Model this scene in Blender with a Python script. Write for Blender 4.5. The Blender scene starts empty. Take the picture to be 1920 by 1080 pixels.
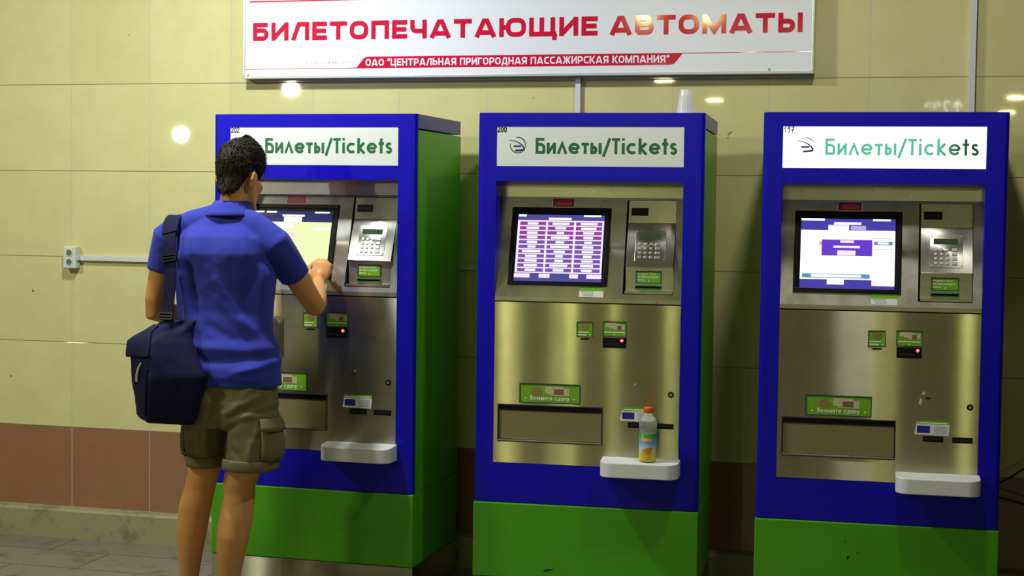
import bpy, bmesh, math, random
from mathutils import Vector, Matrix, noise
random.seed(7)
SC = bpy.context.scene
COL = SC.collection
PI = math.pi

# ------------------------------------------------------------------ camera, world, lights
cam = bpy.data.objects.new('camera', bpy.data.cameras.new('camera'))
COL.objects.link(cam)
CR = Vector((0.96493826, 0.26215855, 0.01292485))
CU = Vector((-0.02552985, 0.04473261, 0.99867273))
CF = Vector((-0.26123243, 0.96398749, -0.04985708))
M = Matrix((CR, CU, -CF)).transposed().to_4x4()
M.translation = Vector((3.26554, -6.64532, 1.56653))
cam.matrix_world = M
cam.data.sensor_width = 36.0
cam.data.lens = 2989.21 / 1920 * 36.0
cam.data.clip_end = 200
SC.camera = cam

SC.view_settings.view_transform = 'Standard'
SC.view_settings.look = 'None'
SC.view_settings.gamma = 1.0
SC.view_settings.use_curve_mapping = False
SC.view_settings.exposure = 0.24

world = bpy.data.worlds.new('dim_hall'); SC.world = world
world.use_nodes = True
bg = world.node_tree.nodes['Background']
bg.inputs[0].default_value = (0.80, 0.76, 0.42, 1)
bg.inputs[1].default_value = 0.022


def area(name, loc, target, power, size, col=(1, 1, 1), size_y=None, disk=True):
    d = bpy.data.lights.new(name, 'AREA'); d.energy = power; d.color = col
    d.shape = 'DISK' if disk else 'RECTANGLE'
    d.size = size
    if size_y: d.size_y = size_y
    o = bpy.data.objects.new(name, d); COL.objects.link(o)
    o.location = loc
    o.rotation_euler = (Vector(target) - Vector(loc)).to_track_quat('-Z', 'Y').to_euler()
    return o


def bulb(name, loc, power, r, col=(1, 1, 1)):
    d = bpy.data.lights.new(name, 'POINT'); d.energy = power; d.color = col; d.shadow_soft_size = r
    o = bpy.data.objects.new(name, d); COL.objects.link(o); o.location = loc
    return o


# ceiling lamps over the walkway in front of the machines
area('ceiling_light', (-1.9, -3.2, 3.30), (-1.2, -1.0, 0.4), 52, 0.24, (1.0, 0.97, 0.78))
area('ceiling_light', (0.45, -1.50, 3.30), (0.45, -1.25, 0.0), 54, 0.22, (0.91, 0.97, 1.0))
area('ceiling_light', (3.0, -1.60, 3.30), (3.0, -1.3, 0.0), 20, 0.22, (1.0, 0.97, 0.88))
# far lamps of the hall, seen mirrored in tiles and steel
WARM = (1.0, 0.97, 0.42)
bulb('hall_lamp', (-8.23, -16.0, 2.645), 82, 0.10, (1.0, 0.97, 0.80))
bulb('hall_lamp', (-6.11, -15.32, 3.29), 95, 0.100, (1.0, 0.97, 0.78))
for (x, y, pw) in [(-0.27, -18.4, 40), (-0.41, -14.56, 40), (4.23, -18.17, 40), (4.23, -21.77, 40), ]:
    area('hall_lamp', (x, y, 3.30), (x, y, 0), pw, 0.26, WARM)
for (x, y, z, pw) in [(0.0, -11.0, 3.73, 24), (0.71, -11.0, 3.73, 28), (1.18, -11.0, 3.35, 13), (1.77, -11.0, 3.32, 16), (4.52, -11.0, 3.4, 24)]:
    bulb('hall_lamp', (x, y, z), pw, 0.065, (0.95, 1.0, 0.40))

# ------------------------------------------------------------------ materials
MATS = {}


def mat(name, col, rough=0.5, metal=0.0, spec=0.5, emit=None, estr=0.0, bump=0.0, bscale=200.0, var=0.0, vscale=6.0, coat=0.0, trans=0.0, alpha=1.0, sheen=0.0):
    m = bpy.data.materials.new(name); m.use_nodes = True
    nt = m.node_tree; b = nt.nodes['Principled BSDF']
    b.inputs['Base Color'].default_value = (*col, 1)
    b.inputs['Roughness'].default_value = rough
    b.inputs['Metallic'].default_value = metal
    b.inputs['Specular IOR Level'].default_value = spec
    b.inputs['Coat Weight'].default_value = coat
    b.inputs['Transmission Weight'].default_value = trans
    b.inputs['Alpha'].default_value = alpha
    b.inputs['Sheen Weight'].default_value = sheen
    if emit:
        b.inputs['Emission Color'].default_value = (*emit, 1)
        b.inputs['Emission Strength'].default_value = estr
    tc = None
    if bump or var:
        tc = nt.nodes.new('ShaderNodeTexCoord')
    if bump:
        n = nt.nodes.new('ShaderNodeTexNoise'); n.inputs['Scale'].default_value = bscale; n.inputs['Detail'].default_value = 3
        nt.links.new(tc.outputs['Object'], n.inputs['Vector'])
        bp = nt.nodes.new('ShaderNodeBump'); bp.inputs['Strength'].default_value = bump; bp.inputs['Distance'].default_value = 0.002
        nt.links.new(n.outputs['Fac'], bp.inputs['Height']); nt.links.new(bp.outputs['Normal'], b.inputs['Normal'])
    if var:
        n2 = nt.nodes.new('ShaderNodeTexNoise'); n2.inputs['Scale'].default_value = vscale; n2.inputs['Detail'].default_value = 5
        nt.links.new(tc.outputs['Object'], n2.inputs['Vector'])
        hs = nt.nodes.new('ShaderNodeMix'); hs.data_type = 'RGBA'
        hs.inputs['A'].default_value = (*[c * (1 - var) for c in col], 1)
        hs.inputs['B'].default_value = (*[min(1, c * (1 + var)) for c in col], 1)
        nt.links.new(n2.outputs['Fac'], hs.inputs['Factor']); nt.links.new(hs.outputs['Result'], b.inputs['Base Color'])
    MATS[name] = m
    return m


def emis(name, col, s, base=0.02):
    return mat(name, tuple(base * c for c in col), 0.25, emit=col, estr=s)


def steel(name, col, rough, aniso, stain=0.14, streak=0.0):
    m = mat(name, col, rough, 1.0)
    nt = m.node_tree; b = nt.nodes['Principled BSDF']
    tg = nt.nodes.new('ShaderNodeTangent'); tg.direction_type = 'RADIAL'; tg.axis = 'Z'
    b.inputs['Anisotropic'].default_value = aniso
    b.inputs['Anisotropic Rotation'].default_value = 0.25
    nt.links.new(tg.outputs['Tangent'], b.inputs['Tangent'])
    tc = nt.nodes.new('ShaderNodeTexCoord')
    n = nt.nodes.new('ShaderNodeTexNoise'); n.inputs['Scale'].default_value = 7; n.inputs['Detail'].default_value = 8; n.inputs['Roughness'].default_value = 0.65
    nt.links.new(tc.outputs['Object'], n.inputs['Vector'])
    mx = nt.nodes.new('ShaderNodeMix'); mx.data_type = 'RGBA'
    mx.inputs['A'].default_value = (*[c * (1 - stain) for c in col], 1)
    mx.inputs['B'].default_value = (*[min(1, c * (1 + stain)) for c in col], 1)
    nt.links.new(n.outputs['Fac'], mx.inputs['Factor']); nt.links.new(mx.outputs['Result'], b.inputs['Base Color'])
    mr = nt.nodes.new('ShaderNodeMapRange'); mr.inputs['From Min'].default_value = 0.3; mr.inputs['From Max'].default_value = 0.7
    mr.inputs['To Min'].default_value = rough * 0.93; mr.inputs['To Max'].default_value = rough * 1.1
    n3 = nt.nodes.new('ShaderNodeTexNoise'); n3.inputs['Scale'].default_value = 14; n3.inputs['Detail'].default_value = 6
    nt.links.new(tc.outputs['Object'], n3.inputs['Vector']); nt.links.new(n3.outputs['Fac'], mr.inputs['Value'])
    nt.links.new(mr.outputs['Result'], b.inputs['Roughness'])
    if streak:   # long brushing: a lobe narrow sideways and tall upwards
        gl = nt.nodes.new('ShaderNodeBsdfAnisotropic'); gl.distribution = 'GGX'
        gl.inputs['Roughness'].default_value = 0.15; gl.inputs['Anisotropy'].default_value = 0.88
        nt.links.new(tg.outputs['Tangent'], gl.inputs['Tangent']); nt.links.new(mx.outputs['Result'], gl.inputs['Color'])
        ms = nt.nodes.new('ShaderNodeMixShader'); ms.inputs[0].default_value = streak
        nt.links.new(b.outputs[0], ms.inputs[1]); nt.links.new(gl.outputs[0], ms.inputs[2])
        nt.links.new(ms.outputs[0], nt.nodes['Material Output'].inputs['Surface'])
    return m


BLUE = mat('blue_paint', (0.006, 0.003, 0.46), 0.26, spec=0.28, bump=0.30, bscale=230)
GREEN = mat('green_paint', (0.075, 0.35, 0.010), 0.32, spec=0.35, bump=0.10, bscale=240, var=0.10, vscale=4)
CAPBLUE = mat('cap_blue_paint', (0.03, 0.025, 0.36), 0.35, bump=0.15, bscale=260)
STEEL = steel('brushed_steel', (0.56, 0.535, 0.39), 0.30, 0.6, 0.22, 0.72)
STEEL_S = steel('satin_steel', (0.60, 0.595, 0.53), 0.28, 0.6, 0.14)
SHELF = mat('cast_alloy', (0.78, 0.79, 0.78), 0.42, 0.1, bump=0.05, bscale=400)
DARK = mat('black_plastic', (0.006, 0.006, 0.008), 0.35, spec=0.2)
DARKBLUE = mat('dark_rim', (0.035, 0.037, 0.065), 0.35)
VOID = mat('dark_cavity', (0.02, 0.02, 0.018), 0.6)
SIGNW = mat('white_acrylic', (0.80, 0.84, 0.78), 0.25)
SIGNLIT = mat('lit_white_acrylic', (0.6, 0.6, 0.6), 0.25)
LETTER = mat('green_letter_film', (0.020, 0.155, 0.055), 0.4)
LETTERLIT = mat('backlit_green_film', (0.015, 0.13, 0.06), 0.4)
NAVY = mat('navy_film', (0.012, 0.012, 0.12), 0.4)
GREYG = mat('grey_green_film', (0.10, 0.16, 0.11), 0.4)
INK = mat('marker_ink', (0.012, 0.014, 0.02), 0.4)
LABELG = mat('green_label', (0.17, 0.42, 0.02), 0.35, var=0.15, vscale=30)
LABELW = mat('white_label', (0.75, 0.76, 0.74), 0.45)
LABELT = mat('white_print', (0.85, 0.92, 0.68), 0.5)
LABELRED = mat('red_label', (0.33, 0.012, 0.03), 0.35)
PINKP = mat('pale_red_print', (0.62, 0.16, 0.17), 0.5)
NOTE = mat('banknote_print', (0.55, 0.50, 0.30), 0.6, var=0.5, vscale=120)
NOTED = mat('banknote_picture', (0.20, 0.12, 0.05), 0.6, var=0.6, vscale=160)
COIN = mat('coin_print', (0.27, 0.19, 0.06), 0.6, var=0.45, vscale=140)
GREYP = mat('grey_print', (0.32, 0.34, 0.33), 0.5)
BLUEP = mat('blue_print', (0.02, 0.015, 0.30), 0.35)
LCD = mat('lcd_glass', (0.045, 0.075, 0.035), 0.15)
KEY = mat('metal_key', (0.45, 0.44, 0.40), 0.35, 0.8)
GSLOT = mat('green_slot_plastic', (0.02, 0.16, 0.03), 0.2)
LED = emis('red_led', (1.0, 0.03, 0.04), 4.0)
LEDHOT = emis('red_led_core', (1.0, 0.40, 0.36), 4.0)
GLASSW = mat('smoked_window', (0.16, 0.13, 0.06), 0.12, alpha=0.45)


def signlit_setup():
    nt = SIGNLIT.node_tree; b = nt.nodes['Principled BSDF']
    b.inputs['Emission Color'].default_value = (0.93, 0.97, 1.0, 1)
    b.inputs['Emission Strength'].default_value = 0.75
    nt2 = LETTERLIT.node_tree; b2 = nt2.nodes['Principled BSDF']
    tc = nt2.nodes.new('ShaderNodeTexCoord'); sx = nt2.nodes.new('ShaderNodeSeparateXYZ')
    nt2.links.new(tc.outputs['Object'], sx.inputs[0])
    mr = nt2.nodes.new('ShaderNodeMapRange'); mr.inputs['From Min'].default_value = 0.62; mr.inputs['From Max'].default_value = 0.70
    mr.inputs['To Min'].default_value = 0.38; mr.inputs['To Max'].default_value = 0.01
    nt2.links.new(sx.outputs['X'], mr.inputs['Value'])
    b2.inputs['Emission Color'].default_value = (0.18, 1.0, 0.62, 1)
    nt2.links.new(mr.outputs['Result'], b2.inputs['Emission Strength'])


signlit_setup()

# ------------------------------------------------------------------ mesh helpers


class MB:
    def __init__(s): s.v = []; s.f = []

    def quad(s, a, b, c, d):
        n = len(s.v); s.v += [a, b, c, d]; s.f.append((n, n + 1, n + 2, n + 3)); return s

    def poly(s, pts):
        n = len(s.v); s.v += list(pts); s.f.append(tuple(range(n, n + len(pts)))); return s

    def hexa(s, p):  # p: 8 points, 0-3 bottom ring, 4-7 top ring
        n = len(s.v); s.v += [tuple(q) for q in p]
        for f in ((3, 2, 1, 0), (4, 5, 6, 7), (0, 1, 5, 4), (1, 2, 6, 5), (2, 3, 7, 6), (3, 0, 4, 7)):
            s.f.append(tuple(n + i for i in f))
        return s

    def box(s, x0, x1, y0, y1, z0, z1):
        return s.hexa([(x0, y0, z0), (x1, y0, z0), (x1, y1, z0), (x0, y1, z0), (x0, y0, z1), (x1, y0, z1), (x1, y1, z1), (x0, y1, z1)])

    def loft(s, rings, cap0=True, cap1=True, closed=True):
        n0 = len(s.v); k = len(rings[0])
        for r in rings: s.v += [tuple(p) for p in r]
        for i in range(len(rings) - 1):
            for j in range(k if closed else k - 1):
                a = n0 + i * k + j; b = n0 + i * k + (j + 1) % k
                s.f.append((a, b, b + k, a + k))
        if cap0: s.f.append(tuple(n0 + j for j in reversed(range(k))))
        if cap1: s.f.append(tuple(n0 + (len(rings) - 1) * k + j for j in range(k)))
        return s

    def add(s, o):
        n = len(s.v); s.v += o.v; s.f += [tuple(n + i for i in f) for f in o.f]; return s

    def moved(s, d):
        s.v = [(p[0] - d[0], p[1] - d[1], p[2] - d[2]) for p in s.v]; return s

    def mesh(s, name, bev=0.0, seg=2, fix=False, merge=False):
        me = bpy.data.meshes.new(name); me.from_pydata([tuple(p) for p in s.v], [], s.f)
        if bev or fix or merge:
            bm = bmesh.new(); bm.from_mesh(me)
            if merge: bmesh.ops.remove_doubles(bm, verts=bm.verts, dist=1e-5)
            if bev:
                es = [e for e in bm.edges if len(e.link_faces) == 2 and e.calc_face_angle(0) > 0.5]
                bmesh.ops.bevel(bm, geom=es, offset=bev, segments=seg, profile=0.5, affect='EDGES', clamp_overlap=True)
            bmesh.ops.recalc_face_normals(bm, faces=bm.faces)
            bm.to_mesh(me); bm.free()
        return me


def link(name, me, m, parent=None, smooth=False, loc=None):
    o = bpy.data.objects.new(name, me); COL.objects.link(o)
    if m is not None and not me.materials: me.materials.append(m)
    if parent: o.parent = parent
    if loc: o.location = loc
    if smooth:
        for p in me.polygons: p.use_smooth = True
    return o


def part(name, mb, m, parent=None, bev=0.0, seg=2, smooth=False, fix=True, merge=False):
    return link(name, mb.mesh(name, bev, seg, fix, merge), m, parent, smooth)


def thing(name, loc, rz, label, cat, group=None):
    o = bpy.data.objects.new(name, None); COL.objects.link(o)
    o.location = loc; o.rotation_euler = (0, 0, rz); o.empty_display_size = 0.1
    return tag(o, label, cat, group)


def tag(o, label, cat, group=None):
    o['label'] = label; o['category'] = cat
    if group: o['group'] = group
    return o


def struct(name, mb, m, bev=0.0):
    o = part(name, mb, m, None, bev); o['kind'] = 'structure'
    return o


def circ(cx, cz, r, n=24, sx=1.0, a0=0.0, a1=2 * PI):
    return [(cx + r * sx * math.cos(a0 + (a1 - a0) * i / n), cz + r * math.sin(a0 + (a1 - a0) * i / n)) for i in range(n)]


def fillet(pts, closed, n=6):
    """pts: (x, y[, r]); returns polyline with rounded corners"""
    out = []; N = len(pts)
    for i, p in enumerate(pts):
        r = p[2] if len(p) > 2 else 0
        if r == 0 or (not closed and i in (0, N - 1)):
            out.append((p[0], p[1])); continue
        P = Vector(p[:2]); A = Vector(pts[i - 1][:2]) - P; B = Vector(pts[(i + 1) % N][:2]) - P
        la, lb = A.length, B.length; A.normalize(); B.normalize()
        ang = A.angle(B); d = min(r / math.tan(ang / 2), la * 0.5, lb * 0.5); rr = d * math.tan(ang / 2)
        c = P + (A + B).normalized() * (rr / math.sin(ang / 2))
        s = P + A * d - c; e = P + B * d - c
        a0 = math.atan2(s.y, s.x); da = math.atan2(s.x * e.y - s.y * e.x, s.dot(e))
        for k in range(n + 1):
            a = a0 + da * k / n; out.append((c.x + rr * math.cos(a), c.y + rr * math.sin(a)))
    return out


def ribbon(mb, pts, w, fn, closed=False):
    """flat stroke of width w (or list of widths) along 2D pts, mapped by fn(x, y)"""
    N = len(pts); P = [Vector(p[:2]) for p in pts]; Ls = []; Rs = []
    for i in range(N):
        wi = w[i] if isinstance(w, (list, tuple)) else w
        if closed: a, b = P[i - 1], P[(i + 1) % N]
        else: a, b = P[max(i - 1, 0)], P[min(i + 1, N - 1)]
        t1 = (P[i] - a); t2 = (b - P[i])
        if t1.length < 1e-9: t1 = t2
        if t2.length < 1e-9: t2 = t1
        t1 = t1.normalized(); t2 = t2.normalized()
        n1 = Vector((-t1.y, t1.x)); n2 = Vector((-t2.y, t2.x))
        nn = (n1 + n2)
        nn = nn.normalized() if nn.length > 1e-6 else n1
        k = min(1 / max(nn.dot(n1), 0.3), 2.2)
        Ls.append(P[i] + nn * wi / 2 * k); Rs.append(P[i] - nn * wi / 2 * k)
    for i in range(N if closed else N - 1):
        j = (i + 1) % N
        mb.quad(fn(*Rs[i]), fn(*Rs[j]), fn(*Ls[j]), fn(*Ls[i]))


# ------------------------------------------------------------------ stroke letters
def capital(ch):
    """wide square capitals: (width, [(pts, closed)])"""
    e = 0.122; r = 0.20
    W = 0.86
    T = 1 - e
    if ch == 'Б': return W, [([(W - .05, T), (e, T), (e, e), (W - e, e, r), (W - e, .57, r), (e, .57)], 0)]
    if ch == 'И': return .95, [([(e, 0), (e, 1)], 0), ([(.95 - e, 0), (.95 - e, 1)], 0), ([(e, .10), (.95 - e, .90)], 0)]
    if ch == 'Л': return .98, [([(.98 - e, 0), (.98 - e, T), (.40, T), (.10, 0)], 0)]
    if ch == 'Е': return .80, [([(.80, T), (e, T), (e, e), (.80, e)], 0), ([(e, .5), (.75, .5)], 0)]
    if ch == 'Т': return .92, [([(0, T), (.92, T)], 0), ([(.46, 0), (.46, T)], 0)]
    if ch == 'О': return 1.0, [([(e, e, .3), (1 - e, e, .3), (1 - e, T, .3), (e, T, .3)], 1)]
    if ch == 'П': return .95, [([(e, 0), (e, T), (.95 - e, T), (.95 - e, 0)], 0)]
    if ch == 'Ч': return .88, [([(e, 1), (e, .40, r), (.88 - e, .40)], 0), ([(.88 - e, 0), (.88 - e, 1)], 0)]
    if ch == 'А': return 1.1, [([(.10, 0), (.47, T), (.63, T), (1.0, 0)], 0), ([(.25, .25), (.85, .25)], 0)]
    if ch == 'Ю': return 1.36, [([(e, 0), (e, 1)], 0), ([(e, .5), (.46, .5)], 0), ([(.46, e, .28), (1.36 - e, e, .28), (1.36 - e, T, .28), (.46, T, .28)], 1)]
    if ch == 'Щ': return 1.36, [([(e, 1), (e, e), (1.36, e)], 0), ([(.64, e), (.64, 1)], 0), ([(1.19, e), (1.19, 1)], 0), ([(1.30, e), (1.27, -.20)], 0)]
    if ch == 'Ц': return 1.0, [([(e, 1), (e, e), (1.0, e)], 0), ([(.83, e), (.83, 1)], 0), ([(.94, e), (.91, -.20)], 0)]
    if ch == 'В': return .92, [([(e, e), (e, T), (.84 - e, T, r), (.84 - e, .53, r), (e, .53)], 0), ([(.6, .53), (.92 - e, .53, r), (.92 - e, e, r), (e, e)], 0)]
    if ch == 'М': return 1.16, [([(e, 0), (e, 1)], 0), ([(1.16 - e, 0), (1.16 - e, 1)], 0), ([(e, .93), (.58, .14), (1.16 - e, .93)], 0)]
    if ch == 'Ь': return .86, [([(e, 1), (e, e), (W - e, e, r), (W - e, .57, r), (e, .57)], 0)]
    if ch == 'Ы': return 1.16, [([(e, 1), (e, e), (.80 - e, e, r), (.80 - e, .57, r), (e, .57)], 0), ([(1.16 - e, 0), (1.16 - e, 1)], 0)]
    if ch == 'Н': return .93, [([(e, 0), (e, 1)], 0), ([(.93 - e, 0), (.93 - e, 1)], 0), ([(e, .5), (.93 - e, .5)], 0)]
    if ch == 'Р': return .86, [([(e, 0), (e, T), (W - e, T, r), (W - e, .38, r), (e, .38)], 0)]
    if ch == 'Я': return .90, [([(.9 - e, 0), (.9 - e, T), (e, T, r), (e, .42, r), (.9 - e, .42)], 0), ([(.42, .42), (.10, 0)], 0)]
    if ch == 'Г': return .74, [([(e, 0), (e, T), (.74, T)], 0)]
    if ch == 'Д': return 1.06, [([(.86, e), (.86, T), (.40, T), (.22, e)], 0), ([(0, e), (1.06, e)], 0), ([(e * .8, e), (e * .8, -.16)], 0), ([(1.06 - e * .8, e), (1.06 - e * .8, -.16)], 0)]
    if ch == 'С': return .86, [([(.86, T), (e, T, .26), (e, e, .26), (.86, e)], 0)]
    if ch == 'К': return .92, [([(e, 0), (e, 1)], 0), ([(e, .5), (.36, .5), (.84, 1)], 0), ([(.36, .5), (.86, 0)], 0)]
    if ch == 'У': return .92, [([(.07, 1), (.50, .32)], 0), ([(.86, 1), (.42, .04), (.10, .04)], 0)]
    if ch == 'Ж': return 1.3, [([(.65, 0), (.65, 1)], 0), ([(.10, 1), (.45, .5), (.08, 0)], 0), ([(1.2, 1), (.85, .5), (1.22, 0)], 0), ([(.42, .5), (.88, .5)], 0)]
    if ch == '“': return .42, [([(.14, .66), (.08, .78), (.16, 1.0)], 0), ([(.36, .66), (.30, .78), (.38, 1.0)], 0)]
    if ch == '”': return .42, [([(.10, .66), (.18, .86), (.12, 1.0)], 0), ([(.32, .66), (.40, .86), (.34, 1.0)], 0)]
    return .45, []


def round_letter(ch):
    """geometric upper and lower case, x-height .70"""
    e = 0.085; X = 0.70
    def c(cx, cy, r, a0, a1, n=22): return [(cx + r * math.cos(math.radians(a0 + (a1 - a0) * i / n)), cy + r * math.sin(math.radians(a0 + (a1 - a0) * i / n))) for i in range(n + 1)]
    R = X / 2 - e
    if ch == 'Б': return .60, [([(.54, 1 - e), (e, 1 - e), (e, e), (.30, e, .22), (.30 + .215, e, .22), (.515, .60, .22), (e, .60)], 0)]
    if ch == 'и': return .56, [([(e, 0), (e, X)], 0), ([(.56 - e, 0), (.56 - e, X)], 0), ([(e, .07), (.56 - e, X - .07)], 0)]
    if ch == 'л': return .60, [([(.06, 0), (.30, X - .04), (.54, 0)], 0)]
    if ch == 'е' or ch == 'e': return .70, [([(.35 - R, X / 2 - .01), (.35 + R, X / 2 - .01)] , 0), (c(.35, X / 2, R, 0, 325), 0)]
    if ch == 'т': return .46, [([(0, X - e), (.46, X - e)], 0), ([(.23, 0), (.23, X - e)], 0)]
    if ch == 'ы': return .68, [([(e, X), (e, e), (.42 - e, e, .13), (.42 - e, .42, .13), (e, .42)], 0), ([(.68 - e, 0), (.68 - e, X)], 0)]
    if ch == '/': return .44, [([(.02, -.17), (.42, 1.0)], 0)]
    if ch == 'T': return .50, [([(0, 1 - e), (.50, 1 - e)], 0), ([(.25, 0), (.25, 1 - e)], 0)]
    if ch == 'i': return .20, [([(.10, 0), (.10, X)], 0), ([(.10, .84), (.10, 1.0)], 0)]
    if ch == 'c': return .64, [(c(.35, X / 2, R, 48, 312), 0)]
    if ch == 'В': return .58, [([(e, e), (e, 1 - e), (.44, 1 - e, .2), (.44, .53, .2), (e, .53)], 0), ([(.3, .53), (.50, .53, .2), (.50, e, .2), (e, e)], 0)]
    if ch == 'о': return .70, [(c(.35, X / 2, R, 0, 359), 1)]
    if ch == 'з': return .46, [(c(.21, .50, .125, 140, -90, 12) + c(.21, .22, .145, 90, -150, 14), 0)]
    if ch == 'ь': return .46, [([(e, X), (e, e), (.46 - e, e, .13), (.46 - e, .42, .13), (e, .42)], 0)]
    if ch == 'м': return .68, [([(e, 0), (e, X)], 0), ([(.68 - e, 0), (.68 - e, X)], 0), ([(e, X - .06), (.34, .14), (.68 - e, X - .06)], 0)]
    if ch == 'с': return .62, [(c(.35, X / 2, R, 48, 312), 0)]
    if ch == 'д': return .64, [([(.16, e), (.24, X - e), (.48, X - e), (.48, e)], 0), ([(.02, e), (.62, e)], 0), ([(.07, e), (.07, -.15)], 0), ([(.57, e), (.57, -.15)], 0)]
    if ch == 'а': return .66, [(c(.32, X / 2, R, 0, 359), 1), ([(.32 + R, 0), (.32 + R, X)], 0)]
    if ch == 'ч': return .54, [([(e, X), (e, .32, .13), (.54 - e, .32)], 0), ([(.54 - e, 0), (.54 - e, X)], 0)]
    if ch == 'у': return .54, [([(.05, X), (.28, .06)], 0), ([(.49, X), (.20, -.20), (.06, -.20)], 0)]
    if ch == 'б': return .68, [(c(.34, .32, .235, 0, 359), 1), ([(.105, .33), (.12, .70), (.28, .90), (.56, .96)], 0)]
    if ch == 'н': return .54, [([(e, 0), (e, X)], 0), ([(.54 - e, 0), (.54 - e, X)], 0), ([(e, .36), (.54 - e, .36)], 0)]
    if ch == 'п': return .54, [([(e, 0), (e, X - e), (.54 - e, X - e), (.54 - e, 0)], 0)]
    if ch == 'р': return .66, [(c(.35, X / 2, R, 0, 359), 1), ([(.35 - R, X), (.35 - R, -.25)], 0)]
    if ch == 'г': return .40, [([(e, 0), (e, X - e), (.40, X - e)], 0)]
    if ch == 'й': return .56, [([(e, 0), (e, X)], 0), ([(.56 - e, 0), (.56 - e, X)], 0), ([(e, .07), (.56 - e, X - .07)], 0), ([(.14, .96), (.28, .84, .1), (.42, .96)], 0)]
    if ch == 'k': return .54, [([(e, 0), (e, 1)], 0), ([(.46, X), (.13, .36), (.48, 0)], 0)]
    if ch == 't': return .36, [([(.18, 0), (.18, .98)], 0), ([(0, X - e * .6), (.36, X - e * .6)], 0)]
    if ch == 's': return .46, [(c(.23, .505, .125, 25, 255, 12) + c(.23, .205, .14, 80, -160, 14), 0)]
    return .3, []


def set_text(mb, text, glyph, h, stroke, width, x0, z0, fn, gap=0.14, space=0.45):
    """lay text between x0 and x0+width, cap height h, via fn(x, z)"""
    tot = 0; lst = []
    for ch in text:
        if ch == ' ': tot += space; continue
        w, st = glyph(ch); lst.append((tot, w, st)); tot += w + gap
    tot -= gap
    sx = width / tot / h; lift = 0
    for off, w, st in lst:
        for pts, cl in st:
            q = fillet(pts, bool(cl))
            q = [((off + a) * sx, b) for a, b in q]
            v0 = len(mb.v)
            ribbon(mb, q, stroke / h, lambda a, b: fn(x0 + a * h, z0 + b * h), bool(cl))
            lift += 1     # strokes that cross lie one on the other
            n = len(mb.v) - v0
            mb.v[v0:] = [(v[0], v[1] - 0.00016 * (lift % 4) - 0.00014 * (i // 4 * 4) / n, v[2]) for i, v in enumerate(mb.v[v0:])]


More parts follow.
